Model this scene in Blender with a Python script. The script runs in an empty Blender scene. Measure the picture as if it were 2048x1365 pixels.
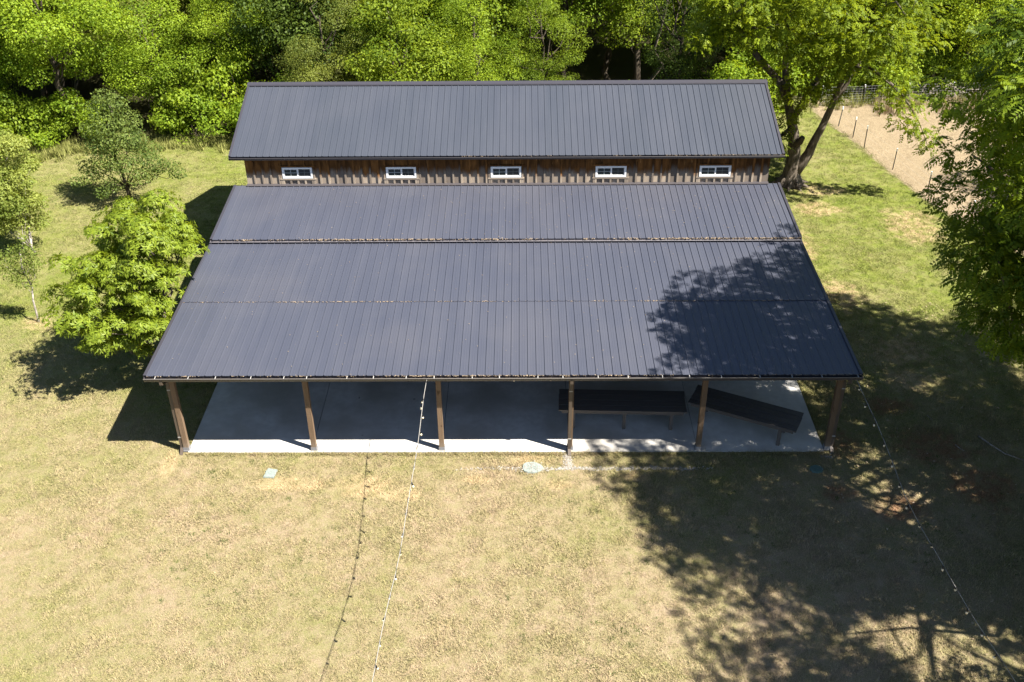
import bpy, math
import numpy as np
from mathutils import Matrix, Vector

SC = bpy.context.scene
COL = SC.collection

# ------------------------------------------------------------------ camera, sky, sun, exposure
def make_camera():
    f, pitch, yaw, roll = 2052.33, 0.5797, 0.0119, -0.0095
    c, s = math.cos(yaw), math.sin(yaw)
    right0 = Vector((c, s, 0)); fh = Vector((-s, c, 0)); Z = Vector((0, 0, 1))
    fwd = fh * math.cos(pitch) - Z * math.sin(pitch)
    up0 = fh * math.sin(pitch) + Z * math.cos(pitch)
    c, s = math.cos(roll), math.sin(roll)
    R = right0 * c + up0 * s; U = up0 * c - right0 * s
    cam = bpy.data.cameras.new('camera'); o = bpy.data.objects.new('camera', cam); COL.objects.link(o)
    m = Matrix((R, U, -fwd)).transposed().to_4x4(); m.translation = (9.5777, -22.8492, 18.6289)
    o.matrix_world = m
    cam.sensor_width = 36; cam.lens = f / 2048 * 36; cam.clip_start = .1; cam.clip_end = 2000
    SC.camera = o
make_camera()

SUNV = Vector((.676, -.32, 1)).normalized()
w = bpy.data.worlds.new('World'); SC.world = w; w.use_nodes = True
nt = w.node_tree; nt.nodes.clear()
sky = nt.nodes.new('ShaderNodeTexSky'); sky.sky_type = 'NISHITA'; sky.sun_disc = False
sky.sun_elevation = math.asin(SUNV.z); sky.sun_rotation = math.atan2(SUNV.x, SUNV.y)
sky.air_density = .8; sky.dust_density = .3; sky.ozone_density = 1.0
bg = nt.nodes.new('ShaderNodeBackground'); bg.inputs['Strength'].default_value = .05
wo = nt.nodes.new('ShaderNodeOutputWorld')
nt.links.new(sky.outputs[0], bg.inputs[0]); nt.links.new(bg.outputs[0], wo.inputs[0])
sun = bpy.data.lights.new('sun', 'SUN'); sun.energy = 5.0; sun.angle = math.radians(.53); sun.color = (1, .95, .86)
so = bpy.data.objects.new('sun', sun); COL.objects.link(so)
so.rotation_euler = SUNV.to_track_quat('Z', 'Y').to_euler(); so.location = (40, -30, 60)
vs = SC.view_settings; vs.view_transform = 'Standard'; vs.look = 'None'; vs.gamma = 1; vs.exposure = 1.68
vs.use_curve_mapping = False
SC.render.engine = 'CYCLES'
cy = SC.cycles; cy.max_bounces = 7; cy.diffuse_bounces = 4; cy.glossy_bounces = 2; cy.transmission_bounces = 4
cy.transparent_max_bounces = 4; cy.use_denoising = True; cy.denoiser = 'OPENIMAGEDENOISE'; cy.denoising_input_passes = 'RGB_ALBEDO_NORMAL'; cy.denoising_prefilter = 'ACCURATE'; cy.caustics_reflective = False; cy.caustics_refractive = False

# ------------------------------------------------------------------ node helpers
class NT:
    def __init__(s, name):
        s.m = bpy.data.materials.new(name); s.m.use_nodes = True; s.t = s.m.node_tree; s.t.nodes.clear()
        s.out = s.n('ShaderNodeOutputMaterial')
    def n(s, typ, **kw):
        x = s.t.nodes.new(typ)
        for k, v in kw.items(): setattr(x, k, v)
        return x
    def l(s, a, b): s.t.links.new(a, b)
    def put(s, sock, v):
        if hasattr(v, 'is_output'): s.l(v, sock)
        elif v is not None: sock.default_value = v
    def math(s, op, a, b=None, c=None, clamp=False):
        x = s.n('ShaderNodeMath', operation=op, use_clamp=clamp)
        for i, v in enumerate((a, b, c)): s.put(x.inputs[i], v)
        return x.outputs[0]
    def vmath(s, op, a, b=None):
        x = s.n('ShaderNodeVectorMath', operation=op)
        s.put(x.inputs[0], a); s.put(x.inputs[1], b)
        return x.outputs['Value'] if op == 'LENGTH' else x.outputs[0]
    def mix(s, f, a, b, blend='MIX'):
        x = s.n('ShaderNodeMix', data_type='RGBA', blend_type=blend)
        s.put(x.inputs[0], f)
        for i, v in ((6, a), (7, b)):
            s.put(x.inputs[i], v if hasattr(v, 'is_output') else (*v, 1))
        return x.outputs[2]
    def ramp(s, v, a, b, lo=0., hi=1., smooth=True):
        x = s.n('ShaderNodeMapRange', interpolation_type='SMOOTHSTEP' if smooth else 'LINEAR')
        for i, q in enumerate((v, a, b, lo, hi)): s.put(x.inputs[i], q)
        return x.outputs[0]
    def noise(s, scale, vec=None, detail=3., rough=.55, dist=0.):
        x = s.n('ShaderNodeTexNoise')
        s.put(x.inputs['Vector'], vec if vec is not None else s.pos())
        x.inputs['Scale'].default_value = scale; x.inputs['Detail'].default_value = detail
        x.inputs['Roughness'].default_value = rough; x.inputs['Distortion'].default_value = dist
        return x.outputs[0]
    def pos(s):
        if not hasattr(s, '_p'): s._p = s.n('ShaderNodeNewGeometry')
        return s._p.outputs['Position']
    def xyz(s, v):
        x = s.n('ShaderNodeSeparateXYZ'); s.l(v, x.inputs[0]); return x.outputs
    def objrand(s):
        if not hasattr(s, '_oi'): s._oi = s.n('ShaderNodeObjectInfo')
        return s._oi.outputs['Random']
    def objco(s):
        if not hasattr(s, '_tc'): s._tc = s.n('ShaderNodeTexCoord')
        return s._tc.outputs['Object']
    def attr(s, name):
        x = s.n('ShaderNodeAttribute', attribute_name=name); return x.outputs['Fac']
    def bump(s, h, strength=.3, dist=.02):
        x = s.n('ShaderNodeBump'); x.inputs['Strength'].default_value = strength
        x.inputs['Distance'].default_value = dist; s.l(h, x.inputs['Height']); return x.outputs[0]
    def scalev(s, v, sc):
        x = s.n('ShaderNodeVectorMath', operation='MULTIPLY'); s.put(x.inputs[0], v); x.inputs[1].default_value = sc
        return x.outputs[0]
    def principled(s, col, rough=.6, spec=.4, metal=0., normal=None):
        x = s.n('ShaderNodeBsdfPrincipled')
        s.put(x.inputs['Base Color'], col if hasattr(col, 'is_output') else (*col, 1))
        s.put(x.inputs['Roughness'], rough); s.put(x.inputs['Metallic'], metal)
        x.inputs['Specular IOR Level'].default_value = spec
        if normal is not None: s.l(normal, x.inputs['Normal'])
        return x.outputs[0]
    def done(s, sh): s.l(sh, s.out.inputs[0]); return s.m

M = {}
def flat(name, col, rough=.6, spec=.4, metal=0., var=.15, nscale=9.):
    t = NT(name); n = t.noise(nscale, detail=4)
    c = t.mix(n, tuple(v * (1 - var) for v in col), tuple(v * (1 + var) for v in col))
    M[name] = t.done(t.principled(c, rough, spec, metal)); return M[name]

def lawn_colour(t):
    p = t.pos(); X, Y, Z = t.xyz(p)
    big = t.noise(.16, detail=2); mid = t.noise(.75, detail=3, dist=.4); fine = t.noise(4.5, detail=3)
    vfine = t.noise(26., detail=2)
    dry = t.ramp(Y, 9., -4., .25, .68)
    right = t.math('MULTIPLY', t.ramp(X, 17.5, 20.), t.ramp(Y, 5., 12.))
    dry = t.math('SUBTRACT', dry, t.math('MULTIPLY', right, .10))
    front = t.math('MULTIPLY', t.ramp(X, 7., 14.), t.ramp(Y, -1.5, -7.))
    dry = t.math('ADD', dry, t.math('MULTIPLY', front, .10))
    for nz, k in ((big, .70), (mid, .60), (fine, .65), (vfine, .8)):
        dry = t.math('ADD', dry, t.math('MULTIPLY', t.math('SUBTRACT', nz, .5), k))
    dry = t.math('MINIMUM', t.math('MAXIMUM', dry, 0.), 1.)
    green = t.mix(t.noise(1.7, detail=2), (.140, .200, .028), (.245, .265, .054))
    straw = t.mix(t.noise(2.3, detail=2), (.435, .338, .222), (.385, .290, .212))
    col = t.mix(dry, green, straw)
    # worn and bare places, with a shape of their own
    wob = t.math('MULTIPLY', t.math('SUBTRACT', t.noise(1.6, detail=4, rough=.65), .5), 1.7)
    pale = None; red = None
    for kind, spots in (('pale', [(5.3, -1.6, 1.0, .5), (3.2, -1.45, 1.2, .35), (6.2, -1.9, .7, .3), (9.8, -.45, .7, .3),
                                  (10.6, -1.5, .5, .22), (20.9, 8.6, .9, 1.2), (20.2, 12.2, .8, 1.6), (21.8, 15.5, 1.1, .8),
                                  (21.9, 5.0, 1.2, .9), (21.5, 3.4, .9, .7), (-.4, -.55, .25, .7), (25.2, 14., 1.3, 1.8),
                                  (-7., 6.9, .7, .6), (22.3, 17.3, 1.1, .7), (8.3, -1.3, .5, .2), (12.6, -1.2, .5, .25)]),
                        ('red', [(21.3, .1, 1.3, .9), (18.8, .3, .5, .8), (22.1, -1.6, 1.1, 1.0), (19.6, -2.5, .8, .6), (18.2, -1.9, .5, .4), (20.6, 2.0, .8, .5)])):
        acc = None
        for (cx, cy, rx, ry) in spots:
            d = t.vmath('SUBTRACT', p, (cx, cy, 0)); d = t.vmath('MULTIPLY', d, (1 / rx, 1 / ry, 0))
            d = t.math('ADD', t.vmath('LENGTH', d), wob)
            m_ = t.ramp(d, 1.15, .45)
            acc = m_ if acc is None else t.math('MAXIMUM', acc, m_)
        if kind == 'pale': pale = acc
        else: red = acc
    keep = t.ramp(fine, .38, .60, .35, 1.)
    col = t.mix(t.math('MULTIPLY', t.math('MULTIPLY', pale, keep), .85), col, (.50, .385, .225))
    col = t.mix(t.math('MULTIPLY', t.math('MULTIPLY', red, keep), .7), col, (.30, .155, .085))
    return col, vfine

def build_materials():
    t = NT('lawn_turf'); c, vf = lawn_colour(t)
    c = t.mix(t.ramp(t.noise(60., detail=2), .3, .7), t.mix(1., c, (.50, .49, .44), 'MULTIPLY'), c)
    M['lawn'] = t.done(t.principled(c, .95, .1, normal=t.bump(t.noise(45., detail=4, rough=.7), .9, .04)))
    t = NT('grass_blade'); c, vf = lawn_colour(t)
    r = t.attr('tint')
    c = t.mix(1., c, t.mix(r, (.58, .62, .55), (1.42, 1.36, 1.3)), 'MULTIPLY')
    p = t.principled(c, .7, .2); tr = t.n('ShaderNodeBsdfTranslucent'); t.l(c, tr.inputs[0])
    mx = t.n('ShaderNodeMixShader'); mx.inputs[0].default_value = .25; t.l(p, mx.inputs[1]); t.l(tr.outputs[0], mx.inputs[2])
    M['blade'] = t.done(mx.outputs[0])
    t = NT('dry_field_soil'); c = t.mix(t.noise(1.2, detail=4), (.27, .205, .125), (.37, .29, .19))
    c = t.mix(t.ramp(t.noise(.5, detail=3), .52, .68, 0, .6), c, (.24, .23, .09))
    c = t.mix(t.ramp(t.noise(22., detail=3), .35, .65), t.mix(1., c, (.7, .68, .64), 'MULTIPLY'), c)
    M['field'] = t.done(t.principled(c, .95, .1, normal=t.bump(t.noise(20., detail=4), .8, .05)))
    t = NT('dry_hay'); r = t.attr('tint')
    c = t.mix(r, (.22, .165, .095), (.50, .40, .265))
    M['hay'] = t.done(t.principled(c, .8, .15))
    t = NT('forest_floor'); c = t.mix(t.noise(1.5, detail=4), (.05, .035, .02), (.045, .055, .018))
    M['floor'] = t.done(t.principled(c, .95, .1))
    # painted ribbed steel
    for rn, lo_, hi_, du_ in (('roof', (.043, .048, .069), (.063, .067, .088), .40), ('roof_upper', (.037, .043, .057), (.050, .056, .072), .15)):  # roof_upper: darker, bluer tone puts the main roof's differing reflection into the colour
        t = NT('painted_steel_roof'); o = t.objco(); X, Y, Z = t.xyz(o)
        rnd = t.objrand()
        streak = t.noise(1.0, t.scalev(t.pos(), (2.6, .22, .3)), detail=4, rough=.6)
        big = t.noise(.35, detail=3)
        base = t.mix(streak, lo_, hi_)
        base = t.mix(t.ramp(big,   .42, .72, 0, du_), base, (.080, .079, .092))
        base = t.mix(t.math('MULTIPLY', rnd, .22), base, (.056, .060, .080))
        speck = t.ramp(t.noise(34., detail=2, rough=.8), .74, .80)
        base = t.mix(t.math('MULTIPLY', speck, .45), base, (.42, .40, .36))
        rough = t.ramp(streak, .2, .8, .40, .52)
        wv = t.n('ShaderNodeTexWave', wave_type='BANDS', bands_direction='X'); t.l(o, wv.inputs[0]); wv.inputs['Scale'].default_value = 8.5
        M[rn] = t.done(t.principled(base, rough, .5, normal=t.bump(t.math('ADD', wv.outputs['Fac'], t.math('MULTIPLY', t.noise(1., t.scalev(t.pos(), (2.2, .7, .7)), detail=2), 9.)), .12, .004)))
    flat('dark_trim', (.040, .038, .048), .45, .5); flat('gutter_metal', (.060, .054, .058), .40, .5)
    flat('bracket_metal', (.36, .35, .33), .4, .5); flat('downspout_brown', (.085, .065, .050), .45, .5)
    flat('gutter_pale', (.135, .125, .135), .45, .5); flat('gutter_lip', (.15, .135, .12), .45, .5)
    # weathered boards: brown where the eave has kept the rain off, grey below
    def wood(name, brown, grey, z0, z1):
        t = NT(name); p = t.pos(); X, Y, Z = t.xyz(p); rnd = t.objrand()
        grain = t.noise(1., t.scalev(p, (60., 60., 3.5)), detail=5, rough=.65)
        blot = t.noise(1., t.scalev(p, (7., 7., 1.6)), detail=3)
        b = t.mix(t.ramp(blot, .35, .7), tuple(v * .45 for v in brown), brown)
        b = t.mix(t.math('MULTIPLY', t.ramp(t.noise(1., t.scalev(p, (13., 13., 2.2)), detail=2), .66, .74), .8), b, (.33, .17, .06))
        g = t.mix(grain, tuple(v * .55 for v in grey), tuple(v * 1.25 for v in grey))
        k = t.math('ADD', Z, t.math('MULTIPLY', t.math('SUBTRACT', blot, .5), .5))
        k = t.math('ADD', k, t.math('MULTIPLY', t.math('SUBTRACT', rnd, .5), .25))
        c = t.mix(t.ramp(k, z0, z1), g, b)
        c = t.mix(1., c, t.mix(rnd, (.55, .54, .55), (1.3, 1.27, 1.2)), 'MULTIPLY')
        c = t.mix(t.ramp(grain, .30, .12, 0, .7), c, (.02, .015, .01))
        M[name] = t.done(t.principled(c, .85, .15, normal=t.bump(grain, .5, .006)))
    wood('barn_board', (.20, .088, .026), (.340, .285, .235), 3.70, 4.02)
    wood('brown_board', (.150, .075, .032), (.17, .11, .07), 1., 2.)
    t = NT('post_wood'); p = t.pos(); rnd = t.objrand(); X, Y, Z = t.xyz(p)
    grain = t.noise(1., t.scalev(p, (45., 45., 2.)), detail=5, rough=.6)
    knot = t.ramp(t.noise(1., t.scalev(p, (9., 9., 3.5)), detail=2), .64, .75)
    c = t.mix(grain, (.095, .060, .035), (.25, .172, .112)); c = t.mix(t.math('MULTIPLY', knot, .8), c, (.06, .03, .015))
    c = t.mix(t.ramp(Z, .45, .0, 0, .5), c, (.30, .25, .20))
    c = t.mix(1., c, t.mix(rnd, (.75, .74, .72), (1.1, 1.1, 1.1)), 'MULTIPLY')
    M['post'] = t.done(t.principled(c, .75, .25, normal=t.bump(grain, .4, .005)))
    t = NT('table_wood'); o = t.objco(); rnd = t.objrand()
    grain = t.noise(1., t.scalev(o, (2.2, 42., 42.)), detail=5, rough=.65)
    c = t.mix(grain, (.028, .025, .025), (.135, .120, .112)); c = t.mix(t.math('MULTIPLY', rnd, .75), c, (.115, .100, .090))
    c = t.mix(t.ramp(t.noise(1., t.scalev(o, (3., 9., 9.)), detail=3), .62, .72, 0, .45), c, (.13, .105, .085))
    M['table'] = t.done(t.principled(c, .6, .35, normal=t.bump(grain, .5, .006)))
    # concrete
    t = NT('concrete_finish'); n1 = t.noise(.55, detail=4); n2 = t.noise(5., detail=4); n3 = t.noise(40., detail=3)
    rnd = t.objrand()
    c = t.mix(t.ramp(n1, .36, .64), (.36, .335, .30), (.58, .565, .54)); c = t.mix(t.ramp(n2, .35, .7, 0, .5), c, (.40, .38, .355))
    c = t.mix(t.ramp(t.noise(2.6, detail=2, rough=.8, dist=.5), .755, .79, 0, .85), c, (.06, .055, .05))
    c = t.mix(t.math('MULTIPLY', rnd, .2), c, (.50, .48, .44))
    M['concrete'] = t.done(t.principled(c, .62, .35, normal=t.bump(n3, .12, .004)))
    flat('joint_filler', (.05, .048, .045), .9); flat('post_base_metal', (.20, .20, .21), .5, .5)
    flat('white_vinyl', (.80, .80, .80), .35, .5, var=.03)
    t = NT('window_glass'); n = t.noise(3., detail=2)
    M['glass'] = t.done(t.principled(t.mix(n, (.010, .018, .018), (.022, .034, .034)), .06, .5))
    flat('grey_muntin', (.42, .46, .45), .5); flat('window_screen', (.018, .022, .024), .3, .4); flat('dim_muntin', (.13, .145, .145), .5)
    # litter and stones
    t = NT('dry_catkins'); r = t.attr('tint'); M['litter'] = t.done(t.principled(t.mix(r, (.20, .145, .09), (.42, .33, .23)), .9, .1))
    t = NT('pale_gravel'); r = t.attr('tint'); M['gravel'] = t.done(t.principled(t.mix(r, (.17, .152, .125), (.37, .345, .31)), .85, .2))
    flat('green_plastic', (.08, .145, .13), .55, .4, var=.25); flat('pale_green_plastic', (.225, .26, .24), .6, .3, var=.5, nscale=28.)
    flat('cable_white', (.36, .34, .31), .5); flat('cable_dark', (.03, .03, .03), .5)
    flat('bulb_glass', (.66, .58, .42), .15, .6); flat('socket_black', (.012, .012, .012), .5)
    flat('steel_green', (.055, .055, .045), .6); flat('white_paint', (.8, .8, .8), .5, var=.03); flat('galvanised_wire', (.48, .48, .46), .5, .4)
    # bark
    def bark(name, a, b, sc=(14., 14., 3.)):
        t = NT(name); o = t.pos(); n = t.noise(1., t.scalev(o, sc), detail=5, rough=.65); n2 = t.noise(1.8, detail=3)
        c = t.mix(t.ramp(n, .3, .7), a, b); c = t.mix(t.ramp(n2, .5, .7, 0, .5), c, tuple(v * 1.35 for v in b))
        M[name] = t.done(t.principled(c, .9, .15, normal=t.bump(n, .8, .03)))
    bark('bark_grey', (.045, .036, .028), (.17, .14, .11)); bark('bark_pale', (.20, .17, .14), (.46, .41, .36), (9., 9., 14.))
    bark('bark_dark', (.03, .024, .018), (.10, .08, .06)); bark('dead_wood', (.16, .13, .11), (.38, .33, .29))
    # leaves
    def leaf(name, dark, light, trans=.42, gloss=.16, tcol=None):
        t = NT(name); r = t.attr('tint'); rnd = t.objrand()
        c = t.mix(r, dark, light); c = t.mix(1., c, t.mix(rnd, (.86, .90, .85), (1.12, 1.08, 1.05)), 'MULTIPLY')
        p = t.principled(c, .52, gloss)
        tr = t.n('ShaderNodeBsdfTranslucent'); t.l(t.mix(1., c, tcol or (1.75, 1.55, .8), 'MULTIPLY'), tr.inputs[0])
        mx = t.n('ShaderNodeMixShader'); mx.inputs[0].default_value = trans; t.l(p, mx.inputs[1]); t.l(tr.outputs[0], mx.inputs[2])
        M[name] = t.done(mx.outputs[0])
    leaf('leaf_bright', (.105, .175, .013), (.300, .395, .034))
    leaf('leaf_mid', (.080, .135, .012), (.230, .300, .026))
    leaf('leaf_dark', (.038, .070, .012), (.105, .150, .026))
    leaf('leaf_olive', (.100, .130, .026), (.230, .255, .052))
    leaf('leaf_blue', (.055, .095, .022), (.180, .235, .058))
    leaf('leaf_pecan', (.070, .115, .008), (.225, .280, .014))
    leaf('leaf_walnut', (.045, .085, .006), (.175, .245, .013))
    leaf('leaf_lance', (.080, .135, .010), (.280, .345, .034), gloss=.28)
    leaf('leaf_pear', (.120, .165, .030), (.300, .340, .085))
    t = NT('tall_grass_blade'); r = t.attr('tint'); c = t.mix(r, (.10, .12, .02), (.30, .29, .09))
    M['tall_blade'] = t.done(t.principled(c, .7, .2))
build_materials()

# ------------------------------------------------------------------ mesh helpers
class MB:
    def __init__(s): s.v = []; s.f = []
    def box(s, x0, x1, y0, y1, z0, z1):
        b = len(s.v)
        s.v += [(x0, y0, z0), (x1, y0, z0), (x1, y1, z0), (x0, y1, z0), (x0, y0, z1), (x1, y0, z1), (x1, y1, z1), (x0, y1, z1)]
        s.f += [tuple(b + i for i in q) for q in ((3, 2, 1, 0), (4, 5, 6, 7), (0, 1, 5, 4), (1, 2, 6, 5), (2, 3, 7, 6), (3, 0, 4, 7))]
        return s
    def hexa(s, bottom, top):
        b = len(s.v); s.v += [tuple(p) for p in bottom] + [tuple(p) for p in top]
        s.f += [tuple(b + i for i in q) for q in ((3, 2, 1, 0), (4, 5, 6, 7), (0, 1, 5, 4), (1, 2, 6, 5), (2, 3, 7, 6), (3, 0, 4, 7))]
        return s
    def poly(s, pts):
        b = len(s.v); s.v += [tuple(p) for p in pts]; s.f.append(tuple(range(b, b + len(pts)))); return s
    def prism_x(s, prof, x0, x1):       # closed (y, z) profile drawn along x
        b = len(s.v); n = len(prof)
        s.v += [(x0, y, z) for y, z in prof] + [(x1, y, z) for y, z in prof]
        s.f += [(b + i, b + (i + 1) % n, b + n + (i + 1) % n, b + n + i) for i in range(n)]
        s.f += [tuple(b + i for i in range(n))[::-1], tuple(b + n + i for i in range(n))]
        return s
    def tube(s, pts, rad, n=8, cap=True):
        pts = [Vector(p) for p in pts]; b = len(s.v)
        if not hasattr(rad, '__len__'): rad = [rad] * len(pts)
        ref = None
        for i, p in enumerate(pts):
            d = (pts[min(i + 1, len(pts) - 1)] - pts[max(i - 1, 0)]).normalized()
            if ref is None: ref = d.orthogonal().normalized()
            u = (ref - d * ref.dot(d)).normalized(); v = d.cross(u); ref = u
            for k in range(n):
                a = 2 * math.pi * k / n
                s.v.append(tuple(p + (u * math.cos(a) + v * math.sin(a)) * rad[i]))
        for i in range(len(pts) - 1):
            for k in range(n):
                a = b + i * n + k; c = b + i * n + (k + 1) % n
                s.f.append((a, c, c + n, a + n))
        if cap:
            s.f.append(tuple(b + k for k in range(n))[::-1]); e = b + (len(pts) - 1) * n
            s.f.append(tuple(e + k for k in range(n)))
        return s
    def ball(s, c, r, n=8, m=6, sz=1.):
        b = len(s.v); c = Vector(c)
        for i in range(m + 1):
            th = math.pi * i / m
            for k in range(n):
                a = 2 * math.pi * k / n
                s.v.append((c.x + r * math.sin(th) * math.cos(a), c.y + r * math.sin(th) * math.sin(a), c.z + r * sz * math.cos(th)))
        for i in range(m):
            for k in range(n):
                s.f.append((b + i * n + k, b + (i + 1) * n + k, b + (i + 1) * n + (k + 1) % n, b + i * n + (k + 1) % n))
        return s
    def mesh(s, name, mat, smooth=False):
        me = bpy.data.meshes.new(name); me.from_pydata(s.v, [], s.f); me.materials.append(M[mat])
        if smooth: me.polygons.foreach_set('use_smooth', [True] * len(me.polygons))
        me.update(); return me
    def obj(s, name, mat, parent=None, smooth=False, loc=None):
        return link(name, s.mesh(name, mat, smooth), parent, loc)

def link(name, data, parent=None, loc=None):
    o = bpy.data.objects.new(name, data); COL.objects.link(o)
    if parent is not None: o.parent = parent
    if loc is not None: o.location = loc
    return o
def empty(name, label, cat, loc=(0, 0, 0), group=None):
    o = bpy.data.objects.new(name, None); COL.objects.link(o); o.location = loc
    o.empty_display_size = .3
    return tag(o, label, cat, group)
def tag(o, label=None, cat=None, group=None, kind=None):
    for k, v in (('label', label), ('category', cat), ('group', group), ('kind', kind)):
        if v: o[k] = v
    return o

def quads_mesh(name, V, mat, tint=None, tri=False):
    """V: (n, 4 or 3, 3) array of separate faces"""
    n, k = V.shape[:2]
    me = bpy.data.meshes.new(name)
    me.vertices.add(n * k); me.vertices.foreach_set('co', V.reshape(-1).astype(np.float32))
    me.loops.add(n * k); me.loops.foreach_set('vertex_index', np.arange(n * k, dtype=np.int32))
    me.polygons.add(n); me.polygons.foreach_set('loop_start', np.arange(0, n * k, k, dtype=np.int32))
    if tint is not None:
        a = me.attributes.new('tint', 'FLOAT', 'FACE'); a.data.foreach_set('value', tint.astype(np.float32))
    me.materials.append(M[mat]); me.update(calc_edges=True); return me

def unit(a): return a / np.maximum(np.linalg.norm(a, axis=-1, keepdims=True), 1e-9)

def leaf_quads(c, d, nrm, length, width):
    """diamond leaves: base c, direction d, normal nrm"""
    d = unit(d); s = unit(np.cross(d, nrm)); n2 = np.cross(s, d)
    L = length[:, None]; W = width[:, None]
    mid = c + d * L * .45 - n2 * L * .06
    return np.stack([c, mid + s * W * .5 + n2 * W * .18, c + d * L - n2 * L * .10, mid - s * W * .5 + n2 * W * .18], 1)

def clump_leaves(rng, centre, rad, n, size, aspect=.6, droop=.2, up=.6, shell=.55):
    """leaves spread through one clump of foliage"""
    u = unit(rng.normal(size=(n, 3)))
    r = rng.uniform(shell ** 3, 1, n) ** (1 / 3)
    p = centre + u * r[:, None] * rad
    nrm = unit(u * .8 + np.array([0, 0, up]) + rng.normal(size=(n, 3)) * .55)
    d = unit(np.cross(nrm, rng.normal(size=(n, 3)))); d = unit(d + u * .35 - np.array([0, 0, droop]))
    L = size * rng.uniform(.65, 1.3, n)
    return leaf_quads(p, d, nrm, L, L * aspect)

def crown_mesh(name, rng, clumps, per, size, mat, aspect=.6, droop=.2, up=.6, shell=.5):
    V = []; T = []
    vol = np.mean([np.prod(r) for _, r in clumps])
    for c, r in clumps:
        n = max(20, int(per * (np.prod(r) / vol) ** .67))
        V.append(clump_leaves(rng, np.array(c), np.array(r), n, size, aspect, droop, up, shell))
        T.append(np.clip(rng.normal(.5, .22, n) + rng.normal(0, .16), 0, 1))
    return quads_mesh(name, np.concatenate(V), mat, np.concatenate(T))

def ellipsoid_clumps(rng, centre, rx, ry, rz, n, cr, inner=.25, bumpy=.25):
    out = []
    k = 0
    while len(out) < n:
        k += 1
        u = unit(rng.normal(size=3))
        if u[2] < -.75: continue
        f = (1 if rng.random() > inner else rng.uniform(.3, .8)) * (1 + rng.normal() * bumpy * .5)
        taper = 1 - .35 * max(0, -u[2])
        c = np.array(centre) + u * f * np.array([rx * taper, ry * taper, rz])
        r = cr * rng.uniform(.6, 1.35)
        out.append((c, (r * rng.uniform(.9, 1.4), r * rng.uniform(.9, 1.4), r * rng.uniform(.45, .75))))
    return out

# ================================================================== THE SETTING
GZ = -.05
def build_ground():
    g = MB().poly([(-420, -260, GZ - .02), (440, -260, GZ - .02), (440, 520, GZ - .02), (-420, 520, GZ - .02)]).obj('ground', 'floor'); tag(g, kind='structure')
    # the mown lawn, out to the wood's edge
    edge = [(-40, -45), (60, -45), (60, 6), (40, 10), (28.6, 11.5), (27.4, 13.6), (26.5, 16.7), (25.9, 19.4), (25.45, 21.9), (25.2, 23.1), (24.85, 24.5), (24.5, 25.6),
            (24.2, 28.2), (21, 28.6), (18, 24), (14, 21.6), (6, 21.3), (-1, 22.2), (-4, 23.0), (-7, 23.4), (-10.5, 22.6), (-13, 21.2), (-16, 20.4), (-20, 19), (-40, 16)]
    t = MB().poly([(x, y, GZ) for x, y in edge]).obj('lawn', 'lawn'); tag(t, kind='structure')
    f = [(28.6, 11.5), (40, 10), (60, 6), (60, 30), (38, 29.2), (30, 28.2), (24.3, 28.2), (24.5, 25.6), (24.85, 24.5), (25.2, 23.1), (25.45, 21.9), (25.9, 19.4), (26.5, 16.7), (27.4, 13.6)]
    d = MB().poly([(x, y, GZ) for x, y in f]).obj('dry_field', 'field'); tag(d, kind='structure')
    return edge, f
LAWN, FIELD = build_ground()

def inside(P, poly):
    x, y = P[:, 0], P[:, 1]; r = np.zeros(len(P), bool); n = len(poly); j = n - 1
    for i in range(n):
        xi, yi = poly[i]; xj, yj = poly[j]
        c = ((yi > y) != (yj > y)) & (x < (xj - xi) * (y - yi) / (yj - yi + 1e-12) + xi)
        r ^= c; j = i
    return r

def tuft_mesh(rng, name, mat, n, rad, h, wid, lean):
    a = rng.uniform(0, 2 * np.pi, n); r = rad * np.sqrt(rng.random(n))
    base = np.stack([np.cos(a) * r, np.sin(a) * r, np.zeros(n) - .005], 1)
    b = rng.uniform(0, 2 * np.pi, n); ln = lean * rng.uniform(.3, 1.3, n); hh = h * rng.uniform(.5, 1.3, n)
    tip = base + np.stack([np.cos(b) * ln, np.sin(b) * ln, hh], 1)
    side = np.stack([-np.sin(b), np.cos(b), np.zeros(n)], 1) * (wid * rng.uniform(.7, 1.3, n))[:, None]
    return quads_mesh(name, np.stack([base - side, base + side, tip], 1), mat, rng.random(n))

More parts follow.
